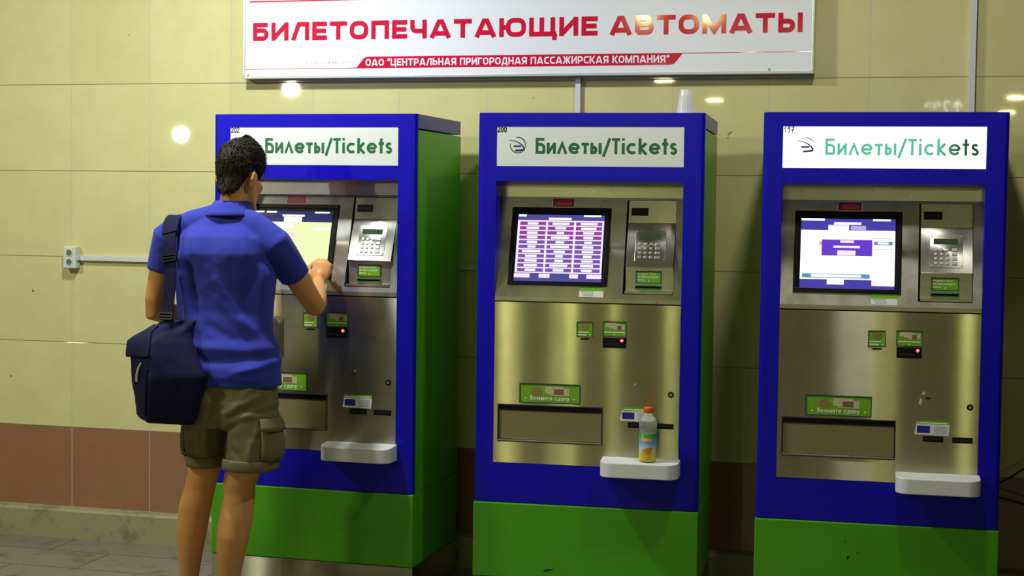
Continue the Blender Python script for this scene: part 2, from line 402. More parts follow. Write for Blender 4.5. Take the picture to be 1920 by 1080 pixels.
# ------------------------------------------------------------------ the room
def wall_material():
    m = mat('tiled_wall', (0.6, 0.56, 0.28), 0.12)
    nt = m.node_tree; N = nt.nodes; L = nt.links; b = N['Principled BSDF']
    geo = N.new('ShaderNodeNewGeometry'); sp = N.new('ShaderNodeSeparateXYZ'); L.new(geo.outputs['Position'], sp.inputs[0])

    def mth(op, a, bb=None, cc=None):
        n = N.new('ShaderNodeMath'); n.operation = op
        for i, v in enumerate((a, bb, cc)):
            if v is None: continue
            if isinstance(v, (int, float)): n.inputs[i].default_value = v
            else: L.new(v, n.inputs[i])
        return n.outputs[0]

    def mix(f, a, c):
        n = N.new('ShaderNodeMix'); n.data_type = 'RGBA'
        if isinstance(f, (int, float)): n.inputs['Factor'].default_value = f
        else: L.new(f, n.inputs['Factor'])
        for k, v in (('A', a), ('B', c)):
            if isinstance(v, tuple): n.inputs[k].default_value = (*v, 1)
            else: L.new(v, n.inputs[k])
        return n.outputs['Result']
    u = mth('DIVIDE', mth('ADD', sp.outputs['X'], 0.6668), 0.4024)
    w = mth('DIVIDE', mth('SUBTRACT', sp.outputs['Z'], 0.5149), 0.40)
    du = mth('MULTIPLY', mth('SUBTRACT', 0.5, mth('ABSOLUTE', mth('SUBTRACT', mth('FRACT', u), 0.5))), 0.4024)
    dw = mth('MULTIPLY', mth('SUBTRACT', 0.5, mth('ABSOLUTE', mth('SUBTRACT', mth('FRACT', w), 0.5))), 0.40)
    vs = mth('LESS_THAN', du, 0.0022); hs = mth('LESS_THAN', dw, 0.0019)
    low = mth('LESS_THAN', sp.outputs['Z'], 0.5149)
    cell = N.new('ShaderNodeCombineXYZ'); L.new(mth('FLOOR', u), cell.inputs[0]); L.new(mth('FLOOR', w), cell.inputs[1])
    wn = N.new('ShaderNodeTexWhiteNoise'); L.new(cell.outputs[0], wn.inputs['Vector'])
    n1 = N.new('ShaderNodeTexNoise'); n1.inputs['Scale'].default_value = 5; n1.inputs['Detail'].default_value = 8; n1.inputs['Roughness'].default_value = 0.7
    L.new(geo.outputs['Position'], n1.inputs['Vector'])
    n2 = N.new('ShaderNodeTexNoise'); n2.inputs['Scale'].default_value = 60; n2.inputs['Detail'].default_value = 4
    L.new(geo.outputs['Position'], n2.inputs['Vector'])
    cream = mix(n1.outputs['Fac'], (0.575, 0.525, 0.215), (0.765, 0.72, 0.39))
    cream = mix(mth('MULTIPLY', wn.outputs['Value'], 0.35), cream, (0.57, 0.53, 0.22))
    sp2 = N.new('ShaderNodeMapRange'); sp2.inputs['From Min'].default_value = 0.66; sp2.inputs['From Max'].default_value = 0.78; L.new(n2.outputs['Fac'], sp2.inputs['Value'])
    cream = mix(mth('MULTIPLY', sp2.outputs['Result'], 0.35), cream, (0.78, 0.76, 0.55))
    pink = mix(n1.outputs['Fac'], (0.25, 0.115, 0.060), (0.34, 0.170, 0.092))
    c = mix(low, cream, pink)
    c = mix(mth('MULTIPLY', vs, 0.75), c, (0.50, 0.45, 0.37))
    c = mix(mth('MULTIPLY', hs, 0.75), c, (0.13, 0.10, 0.05))
    # small chips knocked out of the glaze
    for (px, pz, rad) in [(-0.872, 1.15, 0.007), (-0.99, 0.742, 0.006), (2.396, 1.892, 0.0045), (2.388, 1.885, 0.0045), (2.386, 1.87, 0.004), (1.548, 2.04, 0.003), (-0.372, 2.338, 0.004)]:
        ex = mth('SUBTRACT', sp.outputs['X'], px); ez = mth('SUBTRACT', sp.outputs['Z'], pz)
        dd = mth('SQRT', mth('ADD', mth('MULTIPLY', ex, ex), mth('MULTIPLY', mth('MULTIPLY', ez, ez), 1.6)))
        dd = mth('ADD', dd, mth('MULTIPLY', n2.outputs['Fac'], 0.006))
        c = mix(mth('MULTIPLY', mth('LESS_THAN', dd, rad + .003), 0.8), c, (0.07, 0.055, 0.02))
    L.new(c, b.inputs['Base Color'])
    rr = mth('ADD', 0.012, mth('MULTIPLY', n1.outputs['Fac'], 0.025))
    rr = mth('ADD', rr, mth('MULTIPLY', mth('MAXIMUM', vs, hs), 0.5))
    L.new(rr, b.inputs['Roughness'])
    bp = N.new('ShaderNodeBump'); bp.inputs['Strength'].default_value = 0.5; bp.inputs['Distance'].default_value = 0.002
    L.new(mth('SUBTRACT', 1.0, mth('MAXIMUM', vs, hs)), bp.inputs['Height']); L.new(bp.outputs['Normal'], b.inputs['Normal'])
    return m


def stone_material(name, c1, c2, dark, tile=None, rough=0.5):
    m = mat(name, c1, rough)
    nt = m.node_tree; N = nt.nodes; L = nt.links; b = N['Principled BSDF']
    geo = N.new('ShaderNodeNewGeometry')
    n1 = N.new('ShaderNodeTexNoise'); n1.inputs['Scale'].default_value = 90; n1.inputs['Detail'].default_value = 4
    n2 = N.new('ShaderNodeTexNoise'); n2.inputs['Scale'].default_value = 7; n2.inputs['Detail'].default_value = 8; n2.inputs['Roughness'].default_value = 0.7
    for n in (n1, n2): L.new(geo.outputs['Position'], n.inputs['Vector'])

    def mix(f, a, c):
        n = N.new('ShaderNodeMix'); n.data_type = 'RGBA'; L.new(f, n.inputs['Factor'])
        for k, v in (('A', a), ('B', c)):
            if isinstance(v, tuple): n.inputs[k].default_value = (*v, 1)
            else: L.new(v, n.inputs[k])
        return n.outputs['Result']
    c = mix(n1.outputs['Fac'], c1, c2)
    mr = N.new('ShaderNodeMapRange'); mr.inputs['From Min'].default_value = 0.52; mr.inputs['From Max'].default_value = 0.72
    mr.inputs['To Max'].default_value = 0.85
    L.new(n2.outputs['Fac'], mr.inputs['Value'])
    c = mix(mr.outputs['Result'], c, dark)
    if tile:
        bk = N.new('ShaderNodeTexBrick'); bk.offset = 0.5; bk.inputs['Scale'].default_value = 1
        bk.inputs['Brick Width'].default_value = tile[0]; bk.inputs['Row Height'].default_value = tile[1]; bk.inputs['Mortar Size'].default_value = 0.004
        bk.inputs['Color1'].default_value = (0.85, 0.85, 0.85, 1); bk.inputs['Color2'].default_value = (1, 1, 1, 1); bk.inputs['Mortar'].default_value = (0.35, 0.33, 0.28, 1)
        L.new(geo.outputs['Position'], bk.inputs['Vector'])
        mu = N.new('ShaderNodeMix'); mu.data_type = 'RGBA'; mu.blend_type = 'MULTIPLY'; mu.inputs['Factor'].default_value = 1
        L.new(c, mu.inputs['A']); L.new(bk.outputs['Color'], mu.inputs['B']); c = mu.outputs['Result']
    L.new(c, b.inputs['Base Color'])
    bp = N.new('ShaderNodeBump'); bp.inputs['Strength'].default_value = 0.25; bp.inputs['Distance'].default_value = 0.004
    L.new(n2.outputs['Fac'], bp.inputs['Height']); L.new(bp.outputs['Normal'], b.inputs['Normal'])
    return m


WALL = wall_material()
FLOOR = stone_material('granite_floor', (0.17, 0.16, 0.115), (0.25, 0.23, 0.18), (0.06, 0.053, 0.038), (0.60, 0.30), 0.45)
CURB = stone_material('stained_stone', (0.27, 0.25, 0.125), (0.37, 0.34, 0.19), (0.06, 0.052, 0.022), None, 0.6)
CEIL = mat('painted_slats', (0.36, 0.34, 0.26), 0.5)
struct('wall_back', MB().box(-9, 9, 0, 0.12, 0, 4.4), WALL)
struct('floor', MB().box(-16, 12, -34, 0.12, -0.1, 0), FLOOR)
struct('ceiling', MB().box(-16, 12, -34, 0.12, 4.4, 4.5), CEIL)
curb = MB()
prof = [(-0.062, 0), (-0.062, 0.126), (-0.054, 0.137), (0.0, 0.140), (0.0, 0)]
curb.loft([[(-9, p[0], p[1]) for p in prof], [(9, p[0], p[1]) for p in prof]])
struct('baseboard_back', curb, CURB)

# ------------------------------------------------------------------ ticket machines
W, D = 0.868, 0.573
ZT = 1.932
TAN = 0.114 / 0.385
SN = Vector((0, -0.9589, 0.2839))


def S(u, z, off=0.0):
    """point on the sloped upper fascia at height z, off = distance in front"""
    return (u + 0, TAN * (z - 1.228) + SN.y * off, z + SN.z * off)


def KP(u, z, off=0.0):
    """keypad face of the ticket module"""
    v0, z0, v1, z1 = 0.022, 1.354, 0.092, 1.515
    t = Vector((v1 - v0, z1 - z0)).normalized(); n = Vector((-t.y, t.x))
    v = v0 + (v1 - v0) * (z - z0) / (z1 - z0)
    return (u, v + n.x * off, z + n.y * off)


def FR(v):
    def f(u, z, off=0.0): return (u, v - off, z)
    return f


def slab(mb, fn, u0, u1, z0, z1, t0, t1):
    a = [fn(u0, z0, t0), fn(u1, z0, t0), fn(u1, z0, t1), fn(u0, z0, t1), fn(u0, z1, t0), fn(u1, z1, t0), fn(u1, z1, t1), fn(u0, z1, t1)]
    # ring order: back-left, back-right, front-right, front-left
    return mb.hexa(a)


def frame(mb, fn, u0, u1, z0, z1, w, t0, t1):
    slab(mb, fn, u0, u1, z0, z0 + w, t0, t1); slab(mb, fn, u0, u1, z1 - w, z1, t0, t1)
    slab(mb, fn, u0, u0 + w, z0 + w, z1 - w, t0, t1); slab(mb, fn, u1 - w, u1, z0 + w, z1 - w, t0, t1)
    return mb


def plate_with_holes(us, zs, holes, v0, v1):
    """grid plate in u,z with hole cells removed, thickness v0..v1"""
    mb = MB(); nu, nz = len(us), len(zs)
    solid = lambda i, j: 0 <= i < nu - 1 and 0 <= j < nz - 1 and (i, j) not in holes
    for i in range(nu - 1):
        for j in range(nz - 1):
            if not solid(i, j): continue
            a, b, c, d = (us[i], zs[j]), (us[i + 1], zs[j]), (us[i + 1], zs[j + 1]), (us[i], zs[j + 1])
            mb.quad((a[0], v0, a[1]), (b[0], v0, b[1]), (c[0], v0, c[1]), (d[0], v0, d[1]))
            mb.quad((d[0], v1, d[1]), (c[0], v1, c[1]), (b[0], v1, b[1]), (a[0], v1, a[1]))
            for (di, dj, p, q) in ((0, -1, a, b), (1, 0, b, c), (0, 1, c, d), (-1, 0, d, a)):
                if not solid(i + di, j + dj):
                    mb.quad((p[0], v0, p[1]), (p[0], v1, p[1]), (q[0], v1, q[1]), (q[0], v0, q[1]))
    return mb


def disc(mb, fn, u, z, r, t0, t1, n=20):
    A = [fn(u + r * math.cos(2 * PI * i / n), z + r * math.sin(2 * PI * i / n), t0) for i in range(n)]
    B = [fn(u + r * math.cos(2 * PI * i / n), z + r * math.sin(2 * PI * i / n), t1) for i in range(n)]
    return mb.loft([A, B])


def ring(mb, fn, u, z, r0, r1, t0, t1, n=24):
    for i in range(n):
        a, b = 2 * PI * i / n, 2 * PI * (i + 1) / n
        P = lambda r, t, q: fn(u + r * math.cos(q), z + r * math.sin(q), t)
        mb.quad(P(r0, t1, a), P(r0, t1, b), P(r1, t1, b), P(r1, t1, a))
        mb.quad(P(r1, t0, a), P(r1, t1, a), P(r1, t1, b), P(r1, t0, b))
    return mb


E_ = {}


def em(key, col, s):
    if key not in E_: E_[key] = emis('screen_' + key, col, s * 0.87)
    return E_[key]


def screen_ui(kind, parent):
    """pictures on the touch screen: flat lit patches a hair in front of the glass"""
    u0, u1, z0, z1 = 0.1415, 0.4822, 1.2872, 1.5432
    PW = 1.0

    def patch(name, rects, m, lay):
        t = 0.0022 + 0.0004 * lay
        if len(rects) > 1:
            for r in rects: patch(name[:-1] if name.endswith('s') else name, [r], m, lay)
            return
        mb = MB()
        for (a, b, c, d) in rects:   # fractions from left/top
            x0, x1 = u0 + a * (u1 - u0), u0 + b * (u1 - u0); zt, zb = z1 - c * (z1 - z0), z1 - d * (z1 - z0)
            mb.quad(S(x0, zb, t), S(x1, zb, t), S(x1, zt, t), S(x0, zt, t))
        part(name, mb, m, parent, fix=False)
    white = em('white', (1, 0.99, 1.0), 1.15)
    lilac = em('lilac', (0.95, 0.80, 1.0), 1.0)
    if kind == 'list':
        patch('screen_field', [(0.005, 0.995, .085, .875)], em('pale_violet', (0.93, 0.86, 1.0), 1.0), 0)
        bars_a, bars_b, txt = [], [], []
        wd = [[.42, .5, .42, .42, .4, .32, .72, .45, .48, .52, .42], [.68, .42, .28, .72, .34, .74, .45, .30, .33, .7, .42], [.66, .6, .42, .38, .3, .42, .45, .34, .44, .5, .42]]
        for cc in range(3):
            a = 0.03 + cc * 0.323; b = a + 0.30
            for k in range(11):
                t = 0.108 + k * 0.0697
                (bars_a if k < 4 else bars_b).append((a, b, t, t + 0.052))
                w = wd[cc][k] * 0.29; mid = (a + b) / 2
                txt.append((mid - w / 2, mid + w / 2, t + 0.010, t + 0.042))
        patch('destination_bars', bars_a, em('magenta', (0.38, 0.07, 0.45), 0.75), 1)
        patch('destination_bars', bars_b, em('violet', (0.25, 0.11, 0.55), 0.75), 1)
        patch('caption_bars', txt, white, 2)
        patch('button_bars', [(0.0, .18, .885, .945), (.285, .41, .885, .945), (.635, .735, .885, .945), (.83, 1.0, .885, .945)], lilac, 1)
        patch('caption_bars', [(.01, .10, .0, .03), (.76, .96, .0, .026), (.36, .62, .045, .078)], white, 1)
    elif kind == 'dialog':
        patch('screen_field', [(0, 1, .165, .87)], em('cold_white', (0.97, 0.98, 1.0), 1.1), 0)
        patch('caption_bars', [(0, .25, 0, .03), (.76, .95, 0, .028), (.35, .64, .05, .085), (.29, .51, .09, .165), (.29, .47, .87, .94), (.76, 1.0, .87, .95)], white, 1)
        patch('button_bars', [(.53, .69, .10, .158), (.30, .50, .10, .108), (.78, .975, .275, .283), (.78, .975, .425, .432)], em('lavender', (0.60, 0.52, 0.92), 0.8), 2)
        patch('dialog_box', [(.225, .76, .30, .53)], em('dialog_violet', (0.17, 0.055, 0.72), 0.8), 1)
        patch('caption_bars', [(.42, .565, .31, .345), (.35, .63, .387, .42), (.393, .585, .455, .525)], lilac, 2)
        patch('status_bar', [(.025, .74, .79, .85), (.78, .975, .32, .37)], em('teal', (0.12, 0.42, 0.72), 0.7), 1)
        patch('caption_bars', [(.12, .65, .80, .838), (.82, .93, .33, .36)], white, 2)
        patch('hint_mark', [(.195, .225, .33, .38)], em('pink', (0.95, 0.42, 0.62), 0.9), 1)
    else:
        patch('screen_field', [(0, 1, .17, .865)], em('pale_yellow', (0.84, 0.93, 0.48), 1.0), 0)
        patch('caption_bars', [(.0, .12, .0, .026), (.15, .28, .0, .028), (.77, .96, .005, .03), (.36, .645, .055, .085), (.385, .615, .09, .17)], white, 1)
        patch('caption_bars', [(.24, .53, .19, .27), (.79, .96, .235, .255), (.75, .98, .265, .295)], em('pale_pink', (1.0, 0.92, 0.95), 1.0), 1)
        patch('button_bars', [(.22, .56, .345, .415)], em('rose', (1.0, 0.72, 0.80), 0.95), 1)
        patch('caption_bars', [(.28, .50, .365, .395)], em('pale_pink', (1, .92, .95), 1), 2)
        patch('hint_mark', [(.655, .70, .895, .955)], em('hot_magenta', (0.75, 0.12, 1.0), 1.1), 1)


def tri(mb, fn, u, z, s, t):
    mb.poly([fn(u - s, z + s * .8, t), fn(u, z - s * .6, t), fn(u + s, z + s * .8, t)])


def digits(mb, text, fn, u, z, h, stroke):
    G = {'2': [[(0, .8), (.12, 1), (.38, .98), (.45, .75), (.02, .05), (.1, .0), (.55, .12)]], '0': [[(.25, 1), (.05, .7), (.06, .2), (.25, 0), (.45, .3), (.43, .8), (.25, 1)]],
         '1': [[(.0, .6), (.3, 1), (.22, 0)]], '9': [[(.42, .9), (.2, 1), (.05, .75), (.2, .55), (.42, .85), (.36, .1), (.1, 0)]], '7': [[(.02, .92), (.5, .98), (.2, 0)], [(.05, .45), (.55, .55)]]}
    x = 0
    for ch in text:
        for st in G[ch]:
            ribbon(mb, [(x + a * h, b * h) for a, b in st], stroke, lambda a, b: fn(u + a, z + b, 0.0012))
        x += .62 * h


def ticket_machine(loc, rz, label, number, kind, lit, sign_letters=True):
    t = thing('ticket_machine', loc, rz, label, 'ticket machine', 'ticket machines along the tiled wall')
    f0 = FR(0.0)
    # --- cabinet
    part('side_cabinet', MB().box(0.0, W, 0.135, D, 0.431, 1.869).box(0, 0.0705, 0.017, 0.135, 0.431, 1.869).box(0.7915, W, 0.017, 0.135, 0.431, 1.869), GREEN, t)
    part('top_cap', MB().box(0.0, W, 0.020, D, 1.875, ZT), CAPBLUE, t, bev=0.003)
    part('lower_base', MB().box(-0.002, W + 0.001, -0.010, D, 0.139, 0.4285), GREEN, t, bev=0.004)
    part('kick_plate', MB().box(0.0, W, -0.006, D, 0.0, 0.1375), STEEL, t, bev=0.002)
    us = [0, 0.0715, 0.7905, W]; zs = [0.431, 0.583, 1.6725, 1.7285, 1.880, ZT]
    fr = plate_with_holes(us, zs, {(1, 1), (1, 3)}, 0.0, 0.018)
    me = fr.mesh('front_frame', merge=True)
    bm = bmesh.new(); bm.from_mesh(me)
    es = [e for e in bm.edges if all(abs(v.co.y) < 1e-4 for v in e.verts) and (all(abs(v.co.x) < 1e-4 for v in e.verts) or all(abs(v.co.x - W) < 1e-4 for v in e.verts))]
    bmesh.ops.bevel(bm, geom=es, offset=0.013, segments=4, profile=0.5, affect='EDGES')
    bm.to_mesh(me); bm.free()
    fo = link('front_frame', me, BLUE, t)
    # blue reveals of the upper recess
    part('recess_reveal', MB().box(0.0705, 0.0725, 0.018, 0.134, 1.20, 1.6745).box(0.7895, 0.7915, 0.018, 0.134, 1.20, 1.6745).box(0.0705, 0.7915, 0.018, 0.134, 1.6725, 1.6745), BLUE, fo)
    # --- header sign
    sg = part('header_sign', MB().box(0.0718, 0.7902, 0.0015, 0.016, 1.7288, 1.8797), SIGNLIT if lit else SIGNW, t)
    sfn = lambda u, z: (u, 0.0012, z)
    lm = LETTERLIT if lit else LETTER
    tx = MB(); x0 = 0.224
    set_text(tx, 'Билеты/Tickets', round_letter, 0.0600, 0.0108 if not lit else 0.0088, 0.541, x0, 1.7765, sfn, gap=0.10)
    part('lettering', tx, lm, sg, fix=False)
    ec, ez, er = 0.155, 1.8088, 0.0295
    mb = MB()
    if not lit:
        a = [(ec + er * math.cos(math.radians(q)), ez + er * math.sin(math.radians(q))) for q in range(105, -16, -6)]
        ribbon(mb, a, [0.0030 + 0.002 * math.sin(PI * i / (len(a) - 1)) for i in range(len(a))], sfn)
        a = [(ec + er * math.cos(math.radians(q)), ez + er * math.sin(math.radians(q))) for q in range(165, 321, 6)]
        ribbon(mb, a, [0.0028 + 0.0018 * math.sin(PI * i / (len(a) - 1)) for i in range(len(a))], sfn)
    else:
        a = [(ec + er * math.cos(math.radians(q)), ez + er * math.sin(math.radians(q))) for q in range(115, 16, -6)]
        ribbon(mb, a, [0.0012 + 0.002 * math.sin(PI * i / (len(a) - 1)) for i in range(len(a))], sfn)
    part('emblem_ring', mb, GREYG, sg, fix=False)
    mb = MB()
    sw = [(-1.22, .62), (-.85, .60), (-.3, .50), (.2, .27), (.6, -.05), (.83, -.38), (.80, -.58), (.45, -.64), (-.35, -.70)]
    q = fillet([(p[0], p[1], .25) for p in sw], False, 4)
    ribbon(mb, [(ec + a * er, ez + b * er) for a, b in q], [0.0012 + 0.0052 * min(1, i / (len(q) * .7)) for i in range(len(q))], lambda a, b: (a, 0.0009, b))
    ribbon(mb, [(ec - .58 * er, ez - .14 * er), (ec + .42 * er, ez - .12 * er)], 0.0058, lambda a, b: (a, 0.0009, b))
    part('emblem_swoosh', mb, NAVY, sg, fix=False)
    mb = MB(); digits(mb, number, lambda u, z, o: (u, 0.0008, z), 0.0752, 1.8585, 0.0200, 0.0031)
    part('handwritten_number', mb, INK, sg, fix=False)
    # --- upper steel fascia
    part('header_strip', MB().quad((0.0725, 0.1135, 1.613), (0.7895, 0.1135, 1.613), (0.7895, 0.1135, 1.6725), (0.0725, 0.1135, 1.6725)).quad((0.0725, 0.1135, 1.613), (0.7895, 0.1135, 1.613), (0.7895, 0.116, 1.6118), (0.0725, 0.116, 1.6118)), STEEL_S, t, fix=False)
    mb = MB(); ring(mb, FR(0.1135), 0.5135, 1.6452, 0.0135, 0.0155, 0, 0.001); part('camera_port', mb, VOID if False else KEY, t, fix=False)
    uc = [0.0725, 0.566, 0.7575, 0.7895]; zc = [1.228, 1.2475, 1.604, 1.613]
    mb = MB()
    for i in range(3):
        for j in range(3):
            if (i, j) == (1, 1): continue
            mb.quad(S(uc[i], zc[j]), S(uc[i + 1], zc[j]), S(uc[i + 1], zc[j + 1]), S(uc[i], zc[j + 1]))
    mb.quad((0.0725, 0.0, 1.212), (0.7895, 0.0, 1.212), (0.7895, 0.0, 1.228), (0.0725, 0.0, 1.228))
    mb.quad((0.0725, 0.02, 1.212), (0.7895, 0.02, 1.212), (0.7895, 0.0, 1.212), (0.0725, 0.0, 1.212))
    part('screen_fascia', mb, STEEL_S, t, fix=False, merge=True)
    # niche walls
    mb = MB(); a, b, c, d = S(.566, 1.2475), S(.7575, 1.2475), S(.7575, 1.604), S(.566, 1.604); vb = 0.134
    for p, q in ((a, b), (b, c), (c, d), (d, a)): mb.quad(p, q, (q[0], vb, q[2]), (p[0], vb, p[2]))
    mb.quad((.566, vb, 1.2475), (.7575, vb, 1.2475), (.7575, vb, 1.604), (.566, vb, 1.604))
    part('module_niche', mb, DARKBLUE, t, fix=False)
    # ticket module
    pr = [(0.133, 1.6025), (0.112, 1.6025), (0.094, 1.517), (0.092, 1.515), (0.022, 1.354), (0.024, 1.3515), (0.036, 1.350), (0.036, 1.262), (0.004, 1.259), (0.004, 1.250), (0.133, 1.250)]
    pr2 = list(reversed(pr))
    mod = part('ticket_module', MB().loft([[(0.5735, p[0], p[1]) for p in pr2], [(0.7555, p[0], p[1]) for p in pr2]]), STEEL_S, t)
    up = lambda u, z, off=0.0: (u, 0.094 + (z - 1.517) * (0.018 / 0.0855) - off, z)
    mb = MB(); slab(mb, up, 0.583, 0.6485, 1.545, 1.5745, 0, 0.002); so = part('card_slot', mb, DARK, mod)
    part('slot_mouth', MB().box(0.590, 0.642, up(0, 1.56)[1] - 0.0032, up(0, 1.56)[1] - 0.0018, 1.5575, 1.5605), VOID, so)
    mb = MB(); slab(mb, KP, 0.606, 0.722, 1.372, 1.490, 0, 0.0016); kp = part('keypad_plate', mb, STEEL_S, mod, bev=0.0006)
    mb = MB(); slab(mb, KP, 0.6185, 0.7035, 1.4555, 1.4755, 0.0014, 0.0024); part('lcd_display', mb, LCD, kp)
    for r in range(4):
        for cidx in range(4):
            mb = MB(); uu = 0.626 + cidx * 0.0205; zz = 1.4365 - r * 0.0165
            if cidx < 3: disc(mb, KP, uu, zz, 0.0062, 0.0014, 0.0042, 12)
            else: slab(mb, KP, uu - 0.004, uu + 0.014, zz - 0.0055, zz + 0.0055, 0.0014, 0.004)
            part('key', mb, KEY, kp, bev=0.0008)
    for uu in (0.612, 0.717):
        for zz in (1.379, 1.484):
            mb = MB(); disc(mb, KP, uu, zz, 0.0028, 0.0014, 0.003, 10); part('screw', mb, KEY, kp)
    tf = FR(0.036)
    mb = MB(); frame(mb, tf, 0.6125, 0.7105, 1.2885, 1.3360, 0.003, 0, 0.004); lb = part('ticket_label', mb, DARKBLUE, mod)
    mb = MB(); slab(mb, tf, 0.6155, 0.7075, 1.2915, 1.333, 0, 0.002); part('green_card', mb, LABELG, lb)
    mb = MB()
    for ln, (txt, wd) in enumerate((('Возьмите билет', .072), ('на пригородный', .078), ('поезд', .027))):
        set_text(mb, txt, round_letter, .0082, .0012, wd, .6195, 1.3215 - ln * .0115, lambda u, z: (u, .0336, z), gap=.16, space=.5)
    part('print', mb, LABELT, lb, fix=False)
    mb = MB(); tri(mb, tf, 0.662, 1.2965, 0.004, 0.0026); part('arrow', mb, LABELT, lb, fix=False)
    mb = MB(); frame(mb, tf, 0.6105, 0.7125, 1.2660, 1.2810, 0.004, 0, 0.009); sl = part('ticket_slot', mb, GSLOT, mod, bev=0.001)
    mb = MB(); slab(mb, tf, 0.614, 0.709, 1.2695, 1.2775, 0, 0.002); part('slot_mouth', mb, DARK, sl)
    # --- screen
    bz = MB(); frame(bz, S, 0.118, 0.5065, 1.272, 1.571, 0.016, 0, 0.006)
    scr = part('touch_screen', bz, DARK, t, bev=0.0015)
    mb = MB(); slab(mb, S, 0.133, 0.4915, 1.287, 1.556, 0, 0.0012); part('screen_bezel', mb, DARK, scr)
    back = {'list': ('indigo_glow', (0.13, 0.11, 0.52), 0.62), 'dialog': ('blue_glow', (0.10, 0.075, 0.62), 0.62), 'form': ('navy_glow', (0.035, 0.035, 0.22), 0.55)}[kind]
    mb = MB(); slab(mb, S, 0.1415, 0.4822, 1.2872, 1.5432, 0.001, 0.0021); dsp = part('display', mb, em(*back), scr)
    screen_ui(kind, dsp)
    # --- stickers on the fascia
    mb = MB(); slab(mb, S, 0.2725, 0.3625, 1.572, 1.6085, 0, 0.0006); rs = part('red_sticker', mb, LABELW, t)
    mb = MB(); slab(mb, S, 0.2755, 0.3590, 1.5745, 1.6055, 0.0006, 0.001); part('red_field', mb, LABELRED, rs)
    mb = MB()
    for (a, b, z) in ((.30, .34, 1.599), (.283, .352, 1.5925), (.288, .350, 1.587), (.282, .353, 1.5815)): slab(mb, S, a, b, z - .0009, z + .0009, .001, .0013)
    part('print_lines', mb, PINKP, rs)
    mb = MB(); slab(mb, S, 0.4, 0.4935, 1.233, 1.2695, 0, 0.0008); ws = part('info_sticker', mb, LABELW, t)
    mb = MB(); slab(mb, S, 0.4, 0.4935, 1.2555, 1.2697, 0.0008, 0.0011); part('green_header', mb, LABELG, ws)
    mb = MB()
    for k in range(4): slab(mb, S, 0.405 + .004 * k, 0.455, 1.2515 - k * .0048, 1.2535 - k * .0048, 0.0008, 0.0011)
    part('print_lines', mb, GREYP, ws)
    # --- lower steel panel
    lp = plate_with_holes([0.0725, 0.0905, 0.4975, 0.7895], [0.585, 0.669, 0.8105, 1.2075], {(1, 1)}, 0.0015, 0.010)
    low = part('lower_panel', lp, STEEL, t)
    g = FR(0.0015)

    def framed(name, u0, u1, z0, z1, parent, w=0.003):
        mb = MB(); frame(mb, g, u0, u1, z0, z1, w, 0, 0.003); o = part(name, mb, DARKBLUE, parent)
        mb = MB(); slab(mb, g, u0 + w, u1 - w, z0 + w, z1 - w, 0, 0.0012); part('green_card', mb, LABELG, o)
        return o
    f12 = lambda a, b, o=0.0: (a, 0.0015 - 0.0014 - o, b)
    c = framed('coin_label', 0.393, 0.4565, 1.0795, 1.139, t, 0.0025)
    mb = MB(); disc(mb, f12, 0.4265, 1.1165, 0.0125, 0, 0.0002); disc(mb, f12, 0.417, 1.122, 0.009, 0, 0.0004); disc(mb, f12, 0.435, 1.125, 0.009, 0, 0.0006); part('coin_picture', mb, COIN, c)
    mb = MB(); slab(mb, f12, 0.398, 0.440, 1.0965, 1.1005, 0, 0.0004); slab(mb, f12, 0.398, 0.432, 1.0865, 1.0905, 0, 0.0004); tri(mb, f12, 0.4455, 1.0885, 0.0035, 0.0004); part('print_lines', mb, LABELT, c)
    mb = MB(); slab(mb, g, 0.409, 0.442, 1.0695, 1.0755, 0, 0.0025); part('coin_slot', mb, DARK, t, bev=0.0005)
    c = framed('banknote_label', 0.4935, 0.5855, 1.0845, 1.1425, t, 0.0025)
    mb = MB()
    for k, (a, b, c0, d0) in enumerate(((.506, .545, 1.120, 1.138), (.520, .560, 1.115, 1.134), (.536, .578, 1.110, 1.130))): slab(mb, f12, a, b, c0, d0, 0.0002 * k, 0.0002 * k + 0.0003)
    part('banknote_picture', mb, NOTE, c)
    mb = MB(); slab(mb, f12, .549, .566, 1.112, 1.127, 0.0009, 0.0012); part('banknote_portrait', mb, NOTED, c)
    mb = MB(); slab(mb, f12, 0.499, 0.579, 1.0995, 1.1035, 0, 0.0004); tri(mb, f12, 0.539, 1.0915, 0.004, 0.0004); part('print_lines', mb, LABELT, c)
    ba = part('banknote_acceptor', MB().box(0.4955, 0.5845, -0.012, 0.0015, 1.0425, 1.0825), DARK, t, bev=0.003)
    part('slot_mouth', MB().box(0.503, 0.560, -0.0128, -0.011, 1.0555, 1.0590), VOID, ba)
    mb = MB(); disc(mb, FR(-0.012), 0.5695, 1.0715, 0.0062, 0, 0.002, 14); ld = part('indicator_light', mb, LED, ba)
    mb = MB(); disc(mb, FR(-0.012), 0.5695, 1.0715, 0.0020, 0.0018, 0.003, 12); part('indicator_core', mb, LEDHOT, ld)
    # change label and tray
    c = framed('change_label', 0.1735, 0.4125, 0.8200, 0.8965, t, 0.004)
    mb = MB(); set_text(mb, 'Возьмите сдачу', round_letter, .0172, .0026, .152, .2165, .8320, lambda u, z: (u, -.0002, z), gap=.16, space=.5)
    part('print', mb, LABELT, c, fix=False)
    mb = MB(); tri(mb, f12, 0.198, 0.8365, 0.0045, 0.0003); part('arrow', mb, LABELT, c, fix=False)
    mb = MB(); tri(mb, f12, 0.388, 0.8365, 0.0045, 0.0003); part('arrow', mb, LABELT, c, fix=False)
    mb = MB()
    for (x, z, r) in ((.236, .866, .014), (.246, .872, .011), (.254, .862, .010), (.243, .858, .011)): disc(mb, f12, x, z, r, 0, 0.0002 + r * .01)
    part('coin_picture', mb, COIN, c)
